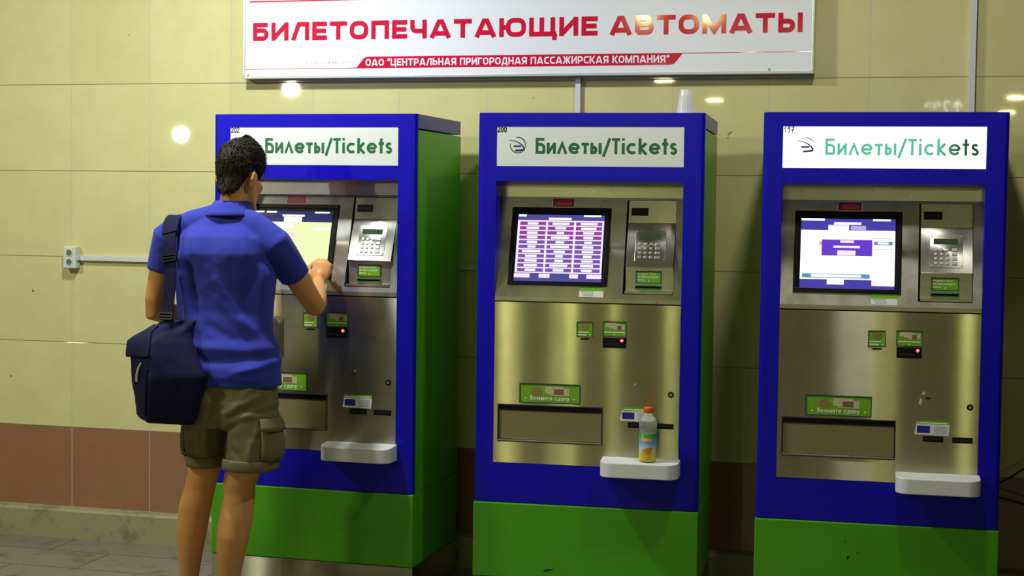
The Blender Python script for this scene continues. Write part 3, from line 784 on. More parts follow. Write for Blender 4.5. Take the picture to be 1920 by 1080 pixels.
    mb = MB(); slab(mb, f12, .274, .345, .858, .886, 0, .0003); slab(mb, f12, .291, .369, .851, .879, .0003, .0006); part('banknote_picture', mb, NOTE, c)
    mb = MB(); slab(mb, f12, .308, .347, .855, .876, .0006, .0009); part('banknote_portrait', mb, NOTED, c)
    tr = MB(); frame(tr, g, 0.0885, 0.4995, 0.667, 0.8125, 0.0035, 0, 0.004); tray = part('change_tray', tr, DARKBLUE, t)
    mb = MB(); u0, u1, z0, z1, vb = 0.0905, 0.4975, 0.669, 0.8105, 0.085
    for p, q in (((u0, z0), (u1, z0)), ((u1, z0), (u1, z1)), ((u1, z1), (u0, z1)), ((u0, z1), (u0, z0))): mb.quad((p[0], 0.01, p[1]), (q[0], 0.01, q[1]), (q[0], vb, q[1]), (p[0], vb, p[1]))
    mb.quad((u0, vb, z0), (u1, vb, z0), (u1, vb, z1), (u0, vb, z1)); part('tray_cavity', mb, VOID, tray, fix=False)
    part('tray_flap', MB().box(0.094, 0.494, 0.004, 0.0065, 0.6775, 0.789), mat_flap, tray)
    part('tray_header', MB().box(0.092, 0.496, 0.002, 0.010, 0.789, 0.809), DARK, tray, bev=0.001)
    part('tray_lip', MB().box(0.092, 0.496, -0.0035, 0.008, 0.6705, 0.6765), STEEL_S, tray, bev=0.001)
    # card sticker and slots
    mb = MB(); mb.hexa([g(.5655, .7655, 0), g(.686, .7635, 0), g(.686, .7635, .0008), g(.5655, .7655, .0008), g(.573, .816, 0), g(.690, .816, 0), g(.690, .816, .0008), g(.573, .816, .0008)])
    cs = part('card_sticker', mb, LABELW, t)
    mb = MB(); slab(mb, g, .5735, .690, .8045, .8165, .0008, .0011); part('green_header', mb, LABELG, cs)
    mb = MB(); slab(mb, g, .579, .680, .8065, .8105, .0011, .0013); part('print_lines', mb, LABELT, cs)
    mb = MB(); slab(mb, g, .574, .620, .772, .798, .0008, .0012); part('blue_picture', mb, BLUEP, cs)
    mb = MB()
    for k in range(6): slab(mb, g, .634, .679, .7945 - k * .0047, .7962 - k * .0047, .0008, .0011)
    part('print_lines', mb, GREYP, cs)
    for a in (0.5955, 0.6985):
        so = part('reader_slot', MB().box(a, a + 0.072, -0.0025, 0.002, 0.7395, 0.7605), DARK, t, bev=0.001)
        part('slot_mouth', MB().box(a + 0.006, a + 0.066, -0.0033, -0.002, 0.749, 0.7525), VOID, so)
    mb = MB(); disc(mb, g, 0.758, 0.871, 0.0115, 0, 0.004); lk = part('panel_lock', mb, DARK, t)
    mb = MB(); disc(mb, g, 0.758, 0.871, 0.0055, 0.004, 0.006, 12); part('lock_core', mb, KEY, lk)
    # alloy shelf with rounded corners
    o_ = [(0.502, 0.0), (0.502, -0.105, 0.045), (0.798, -0.105, 0.045), (0.798, 0.0)]
    o_ = fillet([(p[0], p[1], p[2] if len(p) > 2 else 0) for p in o_], True, 8)
    zt = lambda v: 0.6265 + 0.08 * v
    sh = MB().loft([[(p[0], p[1], 0.562) for p in o_], [(p[0], p[1], zt(p[1])) for p in o_]])
    part('alloy_shelf', sh, SHELF, t, bev=0.003)
    return t


mat_flap = mat('smoked_plastic', (0.22, 0.19, 0.085), 0.18)
m1 = ticket_machine((0.39446, -0.69950, 0), -0.00507, 'blue and green ticket machine numbered 202, with the man in front of it', '202', 'form', False)
m2 = ticket_machine((1.52518, -0.74428, 0), 0.05871, 'blue and green ticket machine numbered 200, with an orange capped bottle on its shelf', '200', 'list', False)
m3 = ticket_machine((2.61156, -0.72535, 0), 0.04812, 'blue and green ticket machine numbered 197, with the brightly backlit header sign', '197', 'dialog', True)

# marks of single machines
TAPE = mat('tape_scrap', (0.55, 0.54, 0.40), 0.5)
for mm, lst in ((m3, [((.594, .916), (.008, .007)), ((.584, .885), (.007, .012))]), (m1, [((.617, .913), (.003, .004))]), (m2, [((.621, .906), (.004, .004))])):
    mb = MB()
    for (u, z), (a, b) in lst:
        mb.poly([(u - a, 0.0004, z - b * .6), (u + a * .4, 0.0004, z - b), (u + a, 0.0004, z + b * .7), (u - a * .2, 0.0004, z + b)])
    part('tape_scrap', mb, TAPE, mm, fix=False)
for mm in (m1, m3):
    mb = MB(); slab(mb, FR(0.0015), .600, .620, .8955, .9000, 0, 0.002); disc(mb, FR(0.0015), .610, .898, .0048, 0, 0.0022, 10); part('key_slot', mb, DARK, mm)

SCUFF = mat('black_scuff', (0.012, 0.014, 0.008), 0.8)
for mm, lst in ((m2, [(.303, .178, .020, .005), (.287, .173, .010, .004)]), (m3, [(.340, .302, .006, .011), (.329, .361, .003, .004), (.375, .322, .004, .004)])):
    for (u, z, a, b) in lst:
        mb = MB(); mb.poly([(u - a, -.0104, z - b * .6), (u - a * .2, -.0104, z - b), (u + a * .5, -.0104, z - b * .2), (u + a, -.0104, z + b), (u + a * .1, -.0104, z + b * .5), (u - a * .6, -.0104, z + b * .6)])
        part('scuff_mark', mb, SCUFF, mm, fix=False)

# ------------------------------------------------------------------ banner sign
BANW = mat('white_banner_face', (0.80, 0.82, 0.86), 0.22)
BRED = mat('red_film', (0.62, 0.012, 0.05), 0.06)
BALU = mat('aluminium_profile', (0.62, 0.66, 0.66), 0.3, 0.6)
BGREY = mat('faint_grey_film', (0.60, 0.62, 0.66), 0.3)
ban = thing('banner_sign', (1.478, -0.002, 2.1285), 0, 'long white sign with red capital lettering high on the tiled wall', 'sign')
BX0, BX1, BZ0, BZ1 = 0.2214, 2.736, 2.1285, 2.545


def bl(mb): return mb.moved((1.478, -0.002, 2.1285))


part('sign_panel', bl(MB().box(BX0 + .004, BX1 - .004, -0.054, -0.004, BZ0 + .004, BZ1 - .004)), BANW, ban)
fr = MB(); g2 = lambda u, z, o=0.0: (u, -0.02 - o, z)
frame(fr, g2, BX0, BX1, BZ0, BZ1, 0.011, -0.016, 0.0375)
part('sign_frame', bl(fr), BALU, ban, bev=0.002)
bf = lambda u, z: (u, -0.0550, z)
mb = MB()
set_text(mb, 'БИЛЕТОПЕЧАТАЮЩИЕ', capital, 0.0795, 0.0198, 1.567, 0.2696, 2.2962, bf, gap=0.15)
part('main_lettering', bl(mb), BRED, ban, fix=False)
mb = MB()
set_text(mb, 'АВТОМАТЫ', capital, 0.0795, 0.0198, 0.798, 1.889, 2.2962, bf, gap=0.15)
part('main_lettering', bl(mb), BRED, ban, fix=False)
mb = MB()
mb.poly([(BX0 + .012, -.0548, 2.1722), (0.72, -.0548, 2.1722), (0.762, -.0548, 2.1735), (0.795, -.0548, 2.2135), (0.806, -.0548, 2.2185), (0.82, -.0548, 2.2200), (2.72, -.0548, 2.2185), (2.72, -.0548, 2.2160), (2.198, -.0548, 2.2165), (2.165, -.0548, 2.1760), (2.155, -.0548, 2.1715), (2.14, -.0548, 2.1700), (BX0 + .012, -.0548, 2.1700)])
mb.quad((BX0 + .03, -.0548, 2.4665), (2.72, -.0548, 2.4665), (2.72, -.0548, 2.472), (BX0 + .03, -.0548, 2.472))
part('red_band', bl(mb), BRED, ban, fix=False)
mb = MB()
set_text(mb, 'ОАО “ЦЕНТРАЛЬНАЯ ПРИГОРОДНАЯ ПАССАЖИРСКАЯ КОМПАНИЯ”', capital, 0.0315, 0.0062, 1.338, 0.8035, 2.1793, lambda u, z: (u, -.0552, z), gap=0.15, space=0.5)
part('company_lettering', bl(mb), mat('white_film', (0.85, 0.80, 0.88), 0.3), ban, fix=False)
mb = MB()
set_text(mb, 'С ОБСЛУЖИВАЕТ”', capital, 0.0115, 0.0016, 0.205, 0.523, 2.1905, bf, gap=0.6, space=0.9)
part('faint_lettering', bl(mb), BGREY, ban, fix=False)
for (x, z) in ((0.2471, 2.1447), (2.5552, 2.1471)):
    mb = MB(); disc(mb, lambda u, w, o=0.0: (u, -0.054 - o, w), x, z, 0.005, 0, 0.003, 10); part('screw', bl(mb), GREYP, ban)

# ------------------------------------------------------------------ wiring on the wall
TRUNK = mat('white_trunking', (0.62, 0.64, 0.66), 0.35)
cd = thing('cable_trunking', (0.5, -0.001, 1.31), 0, 'white cable trunking running level from the wall socket behind the ticket machines', 'cable trunking')
part('trunking_channel', MB().box(-1.118, 1.262, -0.017, 0, -0.0115, 0.0105), TRUNK, cd, bev=0.001)
t2 = thing('cable_trunking', (1.7474, -0.001, 1.29), 0, 'upright white cable trunking between banner and machine numbered 200', 'cable trunking')
part('trunking_channel', MB().box(-.0112, .0112, -0.017, 0, 0.035, 0.835), TRUNK, t2, bev=0.001)
t3 = thing('cable_trunking', (3.3535, -0.001, 0.5), 0, 'upright white cable trunking right of the banner, above machine numbered 197', 'cable trunking')
part('trunking_channel', MB().box(-.0125, .0125, -0.02, 0, 0, 2.9), TRUNK, t3, bev=0.001)

SOCK = mat('white_socket_plastic', (0.62, 0.66, 0.58), 0.35)
SOCKD = mat('socket_well', (0.16, 0.18, 0.15), 0.4)
so = thing('wall_socket', (-0.6555, -0.001, 1.3125), 0, 'white double wall socket on the tiles at the left end of the trunking', 'wall socket')
part('housing', MB().box(-.0335, .0335, -.042, 0, -.0515, .0515), SOCK, so, bev=0.006, seg=3)
for z in (0.0215, -0.0215):
    mb = MB(); ring(mb, FR(-.042), 0, z, .0145, .0185, 0, .002); w = part('outlet_rim', mb, SOCK, so, fix=False)
    mb = MB(); disc(mb, FR(-.0415), 0, z, .0148, 0, .0008); part('outlet_well', mb, SOCKD, w)
    mb = MB()
    for s in (-1, 1): disc(mb, FR(-.0422), s * .0065, z, .0024, 0, .0008, 10)
    part('pin_hole', mb, DARK, w)
part('cable_entry', MB().box(.0325, .0405, -.03, -0.002, -.012, .010), TRUNK, so, bev=.001)


def tube(mb, pts, rad, seg=14, caps=True, flat=None):
    """tapered round tube along 3D pts with rounded ends; flat=(dir, k) squashes along dir"""
    P = [Vector(p) for p in pts]; n = len(P)
    R = rad if isinstance(rad, (list, tuple)) else [rad] * n
    rings = []
    T = []
    for i in range(n):
        d = P[min(i + 1, n - 1)] - P[max(i - 1, 0)]; T.append(d.normalized())
    ref = Vector((0, 0, 1)) if abs(T[0].z) < .9 else Vector((0, 1, 0))
    X = T[0].cross(ref).normalized()

    def rg(c, t, x, r):
        y = t.cross(x)
        out = []
        for k in range(seg):
            q = x * math.cos(2 * PI * k / seg) * r + y * math.sin(2 * PI * k / seg) * r
            if flat: q = q - flat[0] * q.dot(flat[0]) * (1 - flat[1])
            out.append(c + q)
        return out
    if caps:
        for k in (3, 2, 1):
            a = k / 4 * PI / 2 * 1.2
            rings.append(rg(P[0] - T[0] * R[0] * math.sin(a), T[0], X, R[0] * max(math.cos(a), .05)))
    for i in range(n):
        X = (X - T[i] * X.dot(T[i])).normalized()
        rings.append(rg(P[i], T[i], X, R[i]))
    if caps:
        for k in (1, 2, 3):
            a = k / 4 * PI / 2 * 1.2
            rings.append(rg(P[-1] + T[-1] * R[-1] * math.sin(a), T[-1], X, R[-1] * max(math.cos(a), .05)))
    return mb.loft(rings)


def smooth_path(pts, n=8):
    P = [Vector(p) for p in pts]; out = []
    for i in range(len(P) - 1):
        a = P[max(i - 1, 0)]; b = P[i]; c = P[i + 1]; d = P[min(i + 2, len(P) - 1)]
        for k in range(n):
            t = k / n
            out.append(0.5 * ((2 * b) + (c - a) * t + (2 * a - 5 * b + 4 * c - d) * t * t + (3 * b - a - 3 * c + d) * t ** 3))
    out.append(P[-1]); return out


CABLE = mat('black_cable', (0.012, 0.012, 0.012), 0.45)
mb = MB(); tube(mb, smooth_path([(3.462, -.135, .494), (3.49, -.12, .507), (3.55, -.11, .542), (3.62, -.10, .592), (3.80, -.06, .70), (4.2, -.03, .84), (5.2, -.02, .86)]), 0.0042, 8)
tag(part('power_cable', mb, CABLE, smooth=True), 'thin black cable rising to the right behind machine numbered 197', 'cable')
mb = MB(); tube(mb, smooth_path([(3.462, -.138, .462), (3.49, -.12, .455), (3.55, -.11, .441), (3.62, -.10, .421), (3.80, -.075, .38), (4.2, -.08, .30), (4.8, -.09, .10), (5.3, -.12, .006)]), 0.0042, 8)
tag(part('power_cable', mb, CABLE, smooth=True), 'thin black cable sagging to the right behind machine numbered 197', 'cable')

# ------------------------------------------------------------------ bottle and cup
def lathe(mb, prof, seg=32, sq=0.0):
    rings = []
    for r, z in prof:
        rg = []
        for k in range(seg):
            a = 2 * PI * k / seg; q = 1.0
            if sq: q = 1 / (abs(math.cos(a)) ** 4 + abs(math.sin(a)) ** 4) ** .25; q = 1 + (q - 1) * sq
            rg.append((r * q * math.cos(a), r * q * math.sin(a), z))
        rings.append(rg)
    return mb.loft(rings)


def mloc(mach, u, v, z): return mach.matrix_basis @ Vector((u, v, z))


bp_ = mloc(m2, 0.6795, -0.052, 0.6228)
bot = thing('juice_bottle', bp_, 0.0587, 'plastic juice bottle with orange cap standing on the alloy shelf', 'bottle')
PET = mat('clear_plastic', (0.93, 0.95, 0.93), 0.10, trans=0.80, spec=0.7)
PET.node_tree.nodes['Principled BSDF'].inputs['IOR'].default_value = 1.10
ORG = mat('orange_cap_plastic', (0.85, 0.13, 0.015), 0.35)
JUICE = mat('orange_juice', (0.80, 0.55, 0.02), 0.2)
part('bottle_body', lathe(MB(), [(.027, 0.0005), (.031, .003), (.0315, .008), (.030, .012), (.0315, .016), (.0315, .106), (.030, .110), (.0325, .122), (.034, .136), (.0325, .150), (.027, .163), (.019, .172), (.0155, .175), (.0155, .186)], 40, .25), PET, bot, smooth=True)
part('juice_filling', lathe(MB(), [(.026, 0.002), (.0302, .005), (.0300, .030), (.0300, .031)], 32, .25), JUICE, bot, smooth=True)
LABB = mat('bottle_label', (0.6, 0.7, 0.9), 0.35)


def bottle_label_nodes():
    nt = LABB.node_tree; b = nt.nodes['Principled BSDF']
    tc = nt.nodes.new('ShaderNodeTexCoord'); sx = nt.nodes.new('ShaderNodeSeparateXYZ'); nt.links.new(tc.outputs['Object'], sx.inputs[0])
    mr = nt.nodes.new('ShaderNodeMapRange'); mr.inputs['From Min'].default_value = 0.012; mr.inputs['From Max'].default_value = 0.108
    nt.links.new(sx.outputs['Z'], mr.inputs['Value'])
    cr = nt.nodes.new('ShaderNodeValToRGB'); e = cr.color_ramp.elements
    e[0].position = 0.0; e[0].color = (0.80, 0.58, 0.02, 1); e[1].position = 1.0; e[1].color = (0.03, 0.22, 0.02, 1)
    for p, c in ((.22, (.72, .62, .08, 1)), (.36, (.62, .68, .60, 1)), (.50, (.35, .52, .75, 1)), (.62, (.16, .34, .66, 1)), (.80, (.12, .30, .45, 1)), (.84, (.05, .27, .03, 1))):
        k = e.new(p); k.color = c
    nt.links.new(mr.outputs['Result'], cr.inputs[0]); nt.links.new(cr.outputs['Color'], b.inputs['Base Color'])


bottle_label_nodes()
lab = part('bottle_label', lathe(MB(), [(.0318, .006), (.0324, .007), (.0324, .106), (.0312, .107)], 40, .25), LABB, bot, smooth=True)


def cyl(r, off):
    def f(a, z, o=0.0):
        th = -PI / 2 + a / r; rr = r + off
        return (rr * math.cos(th), rr * math.sin(th), z)
    return f


mb = MB(); cf = cyl(.0325, .0008)
n = 8
for i in range(n):
    a0, a1 = -.025 + .05 * i / n, -.025 + .05 * (i + 1) / n
    mb.quad(cf(a0 + .004, .076), cf(a1 + .004, .076), cf(a1 + .004, .093), cf(a0 + .004, .093))
part('label_title', mb, mat('label_orange', (0.80, 0.36, 0.04), 0.4), lab, fix=False)
mb = MB()
for i in range(12):
    a0 = -.02 + i * .0033
    mb.quad(cf(a0, .080), cf(a0 + .0018, .080), cf(a0 + .0018, .088), cf(a0, .088))
part('title_print', MB().add(mb), mat('label_yellow', (0.9, 0.75, 0.2), 0.4), lab, fix=False)
mb = MB(); cf2 = cyl(.0325, .0012)
for (a, z, r) in ((-.008, .042, .009), (.004, .045, .012), (.013, .050, .009), (.006, .038, .008)):
    mb.poly([cf2(a + r * math.cos(2 * PI * k / 14), z + .75 * r * math.sin(2 * PI * k / 14)) for k in range(14)])
part('fruit_picture', mb, mat('fruit_orange', (0.78, 0.25, 0.01), 0.4), lab, fix=False)
cp = [(.0165, .184), (.0172, .186), (.0172, .200), (.0165, .2035), (.013, .205)]
capo = part('bottle_cap', lathe(MB(), cp, 40), ORG, bot)
mb = MB()
for k in range(30):
    a = 2 * PI * k / 30; c, s = math.cos(a), math.sin(a)
    mb.box(0, 0, 0, 0, 0, 0) if False else None
    x, y = .0172 * c, .0172 * s; tx, ty = -s * .0007, c * .0007
    mb.hexa([(x - tx, y - ty, .187), (x + tx, y + ty, .187), (x * 1.05 + tx, y * 1.05 + ty, .187), (x * 1.05 - tx, y * 1.05 - ty, .187), (x - tx, y - ty, .199), (x + tx, y + ty, .199), (x * 1.05 + tx, y * 1.05 + ty, .199), (x * 1.05 - tx, y * 1.05 - ty, .199)])
part('cap_ribs', mb, ORG, capo)

cpos = mloc(m2, 0.784, 0.10, ZT + 0.0008)
CUPM = mat('translucent_cup', (0.92, 0.93, 0.97), 0.25, trans=0.2, alpha=0.72)
cup = thing('plastic_cup', cpos, 0, 'upturned translucent plastic cup on top of machine numbered 200', 'cup')
mb = MB()
po = [(.0345, 0), (.0350, .002), (.0335, .006), (.0305, .03), (.0275, .055), (.0255, .0655), (.0258, .068), (.0245, .071), (.0215, .090), (.0205, .092)]
lathe(mb, po, 40)
part('cup_wall', mb, CUPM, cup, smooth=True)
mb = MB()
for k in range(24):
    a = 2 * PI * k / 24; lathe
    c, s = math.cos(a), math.sin(a); r0, r1 = .0318, .0268
    tx, ty = -s * .0009, c * .0009
    mb.hexa([(r0 * c - tx, r0 * s - ty, .02), (r0 * c + tx, r0 * s + ty, .02), (r0 * 1.03 * c + tx, r0 * 1.03 * s + ty, .02), (r0 * 1.03 * c - tx, r0 * 1.03 * s - ty, .02),
             (r1 * c - tx, r1 * s - ty, .060), (r1 * c + tx, r1 * s + ty, .060), (r1 * 1.03 * c + tx, r1 * 1.03 * s + ty, .060), (r1 * 1.03 * c - tx, r1 * 1.03 * s - ty, .060)])
part('cup_ribs', mb, CUPM, cup)
mb = MB(); lathe(mb, [(.0345, 0.0), (.0362, .0008), (.0362, .0028), (.0345, .0036)], 40); part('cup_rim', mb, CUPM, cup, smooth=True)

# ------------------------------------------------------------------ hanging direction sign of the hall (seen only mirrored in the tiles)
ds = thing('direction_sign', (3.25, -13.2, 2.81), PI, 'hanging platform sign with an up arrow across the hall, mirrored in the tiles', 'sign')
part('sign_box', MB().box(-.45, .45, -.04, .04, -.14, .16), mat('dark_sign_box', (0.03, 0.03, 0.035), 0.5), ds, bev=.004)
LITW = emis('lit_sign_white', (1.0, 0.98, 0.95), 11.0)
f = lambda a, b: (a, -.0425, b)
mb = MB()
ribbon(mb, [(-.12, -.10), (-.12, .085)], .016, f)
part('arrow', mb, LITW, ds, fix=False)
mb = MB()
ribbon(mb, [(-.175, .03), (-.12, .095), (-.065, .03)], .022, f)
part('arrow_head', mb, LITW, ds, fix=False)
mb = MB()
ribbon(mb, [(-.035, .065), (-.02, .095), (.015, .10), (.035, .07), (.025, .02), (-.035, -.08), (.045, -.08)], .018, f)
part('platform_number', mb, LITW, ds, fix=False)
mb = MB(); set_text(mb, 'путь', round_letter, .085, .011, .19, .075, .03, f)
part('lit_print', mb, LITW, ds, fix=False)
part('hanger', MB().box(-.3, -.29, -.006, .006, .158, 1.59).box(.29, .3, -.006, .006, .158, 1.59), KEY, ds)


# ------------------------------------------------------------------ the man at machine 202
PO = Vector((0.69, -1.19, 0))
SKIN = mat('skin', (0.68, 0.32, 0.105), 0.58, spec=0.3, bump=0.05, bscale=300, var=0.12, vscale=9)
HAIR = mat('dark_hair', (0.034, 0.026, 0.016), 0.6, spec=0.2)
SHIRT = mat('blue_knit', (0.038, 0.048, 0.37), 0.9, spec=0.15, bump=0.25, bscale=700, var=0.10, vscale=10, sheen=0.1)
SHORT = mat('olive_cotton', (0.165, 0.142, 0.060), 0.9, bump=0.3, bscale=500, var=0.16, vscale=16)
BAGM = mat('navy_nylon', (0.009, 0.009, 0.045), 0.75, spec=0.2, bump=0.3, bscale=500, var=0.15, vscale=20)
STRAPM = mat('navy_webbing', (0.009, 0.010, 0.036), 0.8, spec=0.15, bump=0.3, bscale=400)
SHOE = mat('grey_canvas', (0.06, 0.06, 0.065), 0.8)
EYE = mat('eye_white', (0.75, 0.73, 0.70), 0.2)
LIP = mat('lip_skin', (0.40, 0.14, 0.10), 0.5)


def ellipsoid(c, r, rot=None, n=20, m=14):
    mb = MB(); rings = []
    for i in range(1, m):
        th = PI * i / m - PI / 2
        rg = []
        for k in range(n):
            a = 2 * PI * k / n
            p = Vector((r[0] * math.cos(th) * math.cos(a), r[1] * math.cos(th) * math.sin(a), r[2] * math.sin(th)))
            if rot: p = rot @ p
            rg.append(p + Vector(c))
        rings.append(rg)
    return mb.loft(rings)


def oval(secs, n=32, p=2.0):
    """secs: (cx, cy, z, a, b) superellipse sections"""
    rings = []
    for s in secs:
        cx, cy, z, a, b = s[:5]; tilt = s[5] if len(s) > 5 else 0
        rg = []
        for k in range(n):
            t = 2 * PI * k / n; c, q = math.cos(t), math.sin(t)
            x = a * math.copysign(abs(c) ** (2 / p), c); y = b * math.copysign(abs(q) ** (2 / p), q)
            rg.append((cx + x, cy + y, z + tilt * x))
        rings.append(rg)
    return MB().loft(rings)


def fuse(name, pieces, voxel, smooth, push=None, sub=0):
    """join overlapping closed pieces into one continuous surface"""
    mb = MB()
    for p in pieces: mb.add(p)
    me = mb.mesh(name + '_raw', fix=True)
    o = bpy.data.objects.new(name + '_raw', me); COL.objects.link(o)
    r = o.modifiers.new('r', 'REMESH'); r.mode = 'VOXEL'; r.voxel_size = voxel
    if smooth:
        s = o.modifiers.new('s', 'SMOOTH'); s.factor = 0.5; s.iterations = smooth
    bpy.context.view_layer.update()
    dg = bpy.context.evaluated_depsgraph_get()
    out = bpy.data.meshes.new_from_object(o.evaluated_get(dg)); out.name = name
    bpy.data.objects.remove(o); bpy.data.meshes.remove(me)
    if push:
        pos = [v.co.copy() for v in out.vertices]; nor = [v.normal.copy() for v in out.vertices]
        pos = [c + n * push(c, n) for c, n in zip(pos, nor)]
        for v, c in zip(out.vertices, pos): v.co = c
    if push:
        bm = bmesh.new(); bm.from_mesh(out)
        for _ in range(2): bmesh.ops.smooth_vert(bm, verts=bm.verts, factor=0.5, use_axis_x=True, use_axis_y=True, use_axis_z=True)
        bm.to_mesh(out); bm.free()
    for v in out.vertices: v.co = v.co - PO
    return out


def ridge(p, a, b, w):
    """distance falloff from segment a-b measured in x,z"""
    px, pz = p.x - a[0], p.z - a[1]; dx, dz = b[0] - a[0], b[1] - a[1]
    L2 = dx * dx + dz * dz; t = max(0, min(1, (px * dx + pz * dz) / L2))
    ex, ez = px - dx * t, pz - dz * t
    f = math.exp(-(ex * ex + ez * ez) / (w * w)); 
    return f * (0.35 + 0.65 * math.sin(PI * (0.15 + 0.7 * t)))


man = thing('person', PO, 0, 'man seen from behind in blue polo shirt and olive shorts, touching a screen', 'person')

# --- joints
SHR, ELR, WRR = Vector((0.862, -1.155, 1.425)), Vector((0.961, -1.000, 1.186)), Vector((0.890, -0.792, 1.266))
SHL, ELL, WRL = Vector((0.432, -1.160, 1.440)), Vector((0.362, -1.150, 1.158)), Vector((0.575, -0.965, 1.105))
EAR = Vector((0.697, -1.125, 1.652))
yaw = math.radians(-11); pit = math.radians(-7)
HR = Matrix.Rotation(yaw, 3, 'Z') @ Matrix.Rotation(pit, 3, 'X')


def H(r, f, u): return EAR + HR @ Vector((r, f, u))


arm_r = tube(MB(), [SHR, SHR.lerp(ELR, .3), SHR.lerp(ELR, .62), SHR.lerp(ELR, .85), ELR, ELR.lerp(WRR, .22), ELR.lerp(WRR, .5), ELR.lerp(WRR, .8), WRR],
             [.058, .051, .0455, .042, .0405, .043, .038, .029, .0255], 20)
arm_l = tube(MB(), [SHL, SHL.lerp(ELL, .3), SHL.lerp(ELL, .62), SHL.lerp(ELL, .85), ELL, ELL.lerp(WRL, .22), ELL.lerp(WRL, .5), ELL.lerp(WRL, .8), WRL],
             [.058, .051, .0455, .042, .040, .042, .037, .029, .0255], 20)


def hand(wrist, palm_dir, back_dir, curls, side):
    """palm block and five fingers; palm_dir: wrist to knuckles, back_dir: out of the back of the hand, side: towards the thumb"""
    d = Vector(palm_dir).normalized(); b = Vector(back_dir); b = (b - d * b.dot(d)).normalized(); s = d.cross(b) * side
    out = []
    rot = Matrix((s, d, b)).transposed()
    out.append(ellipsoid(wrist + d * .045, (.040, .056, .0165), rot))
    out.append(ellipsoid(wrist + d * .070 + s * .004, (.041, .024, .0150), rot))
    out.append(ellipsoid(wrist + d * .036 + s * .020 - b * .008, (.020, .034, .016), rot))
    out.append(tube(MB(), [wrist - d * .012, wrist + d * .030], [.0255, .024], 14))
    Ls = [(.040, .026, .022), (.045, .029, .023), (.042, .027, .022), (.033, .021, .019)]
    for k in range(4):
        base = wrist + d * (.084 - .004 * abs(k - 1.2)) + s * (.030 - .0198 * k)
        p = base - d * .02; pts = [p, base]; ang = 0; cur = base
        for L, c in zip(Ls[k], curls[k]):
            ang += math.radians(c)
            dr = d * math.cos(ang) - b * math.sin(ang)
            cur = cur + dr * L; pts.append(cur)
        r0 = .0092 if k < 3 else .0080
        out.append(tube(MB(), pts, [r0 + .001, r0 + .0008, r0, r0 - .0008, r0 - .0016], 12))
    tb = wrist + d * .022 + s * .026 - b * .006
    t1 = tb + (d * .55 + s * .75 - b * .35).normalized() * .038
    t2 = t1 + (d * .85 + s * .10 - b * .55).normalized() * .030
    t3 = t2 + (d * .75 - s * .15 - b * .65).normalized() * .024
    out.append(tube(MB(), [tb - s * .012, tb, t1, t2, t3], [.013, .0135, .0112, .0100, .0082], 12))
    return out


# right hand: back of the hand up and towards the viewer, index finger stretched to the glass, the rest closed
hand_r = hand(WRR, (0.09, 0.30, 0.84), (0.18, -0.86, 0.42), [(62, 22, 12), (80, 82, 45), (82, 88, 50), (80, 88, 50)], -1)
# left hand holds a folded paper before the belly
hand_l = hand(WRL, (0.93, 0.30, -0.10), (0.05, -0.75, 0.60), [(25, 40, 25), (30, 42, 28), (32, 45, 30), (34, 48, 30)], 1)

leg_r = tube(MB(), [(0.785, -1.205, .86), (0.790, -1.21, .74), (0.775, -1.215, .61), (0.7535, -1.222, .53), (0.7525, -1.215, .487), (0.747, -1.235, .40), (0.7385, -1.242, .335), (0.727, -1.237, .26), (0.7165, -1.228, .18), (0.711, -1.222, .115), (0.709, -1.215, .06)],
             [.080, .080, .068, .0605, .0575, .0625, .0605, .0525, .0420, .0365, .038], 24)
leg_l = tube(MB(), [(0.620, -1.17, .86), (0.602, -1.165, .74), (0.590, -1.16, .61), (0.575, -1.16, .545), (0.560, -1.155, .488), (0.548, -1.175, .415), (0.541, -1.182, .335), (0.5335, -1.18, .25), (0.5265, -1.172, .16), (0.524, -1.168, .11), (0.524, -1.16, .06)],
             [.080, .078, .064, .058, .0575, .0605, .0575, .0475, .0365, .034, .036], 24)
foot_r = oval([(0.713, -1.17, .012, .040, .115), (0.713, -1.17, .035, .040, .112), (0.712, -1.19, .060, .036, .075), (0.711, -1.205, .09, .034, .045)])
foot_l = oval([(0.516, -1.11, .012, .040, .115), (0.516, -1.11, .035, .040, .112), (0.519, -1.13, .060, .036, .075), (0.522, -1.15, .09, .034, .045)])
torso = oval([(0.706, -1.19, .80, .145, .095), (0.704, -1.19, .90, .150, .095), (0.690, -1.19, 1.02, .145, .085), (0.673, -1.182, 1.15, .148, .080), (0.668, -1.175, 1.28, .160, .085), (0.665, -1.170, 1.38, .165, .090), (0.664, -1.165, 1.44, .165, .085), (0.668, -1.16, 1.50, .110, .065), (0.676, -1.158, 1.535, .065, .055)])
neck = tube(MB(), [(0.676, -1.165, 1.46), (0.688, -1.152, 1.55), EAR + Vector((-.002, -.012, -.03))], [.062, .0535, .051], 20)
skull = ellipsoid(H(0, .008, .058), (.0745, .095, .092), HR, 28, 20)
face_ = ellipsoid(H(0, .040, -.028), (.0585, .060, .076), HR, 24, 16)
nape = ellipsoid(H(0, -.030, .005), (.054, .045, .050), HR)
jaw = [tube(MB(), [H(s * .056, .004, -.022), H(s * .050, .020, -.062), H(s * .022, .078, -.090), H(0, .086, -.092)], [.018, .017, .016, .017], 12) for s in (-1, 1)]
cheek = [ellipsoid(H(s * .042, .070, -.012), (.020, .022, .024), HR, 14, 10) for s in (-1, 1)]
nose = tube(MB(), [H(0, .094, .030), H(0, .106, .008), H(0, .120, -.016), H(0, .108, -.026)], [.008, .010, .0125, .011], 12)
brow = tube(MB(), [H(-.045, .082, .038), H(0, .098, .040), H(.045, .082, .038)], [.012, .013, .012], 12)
ears = []
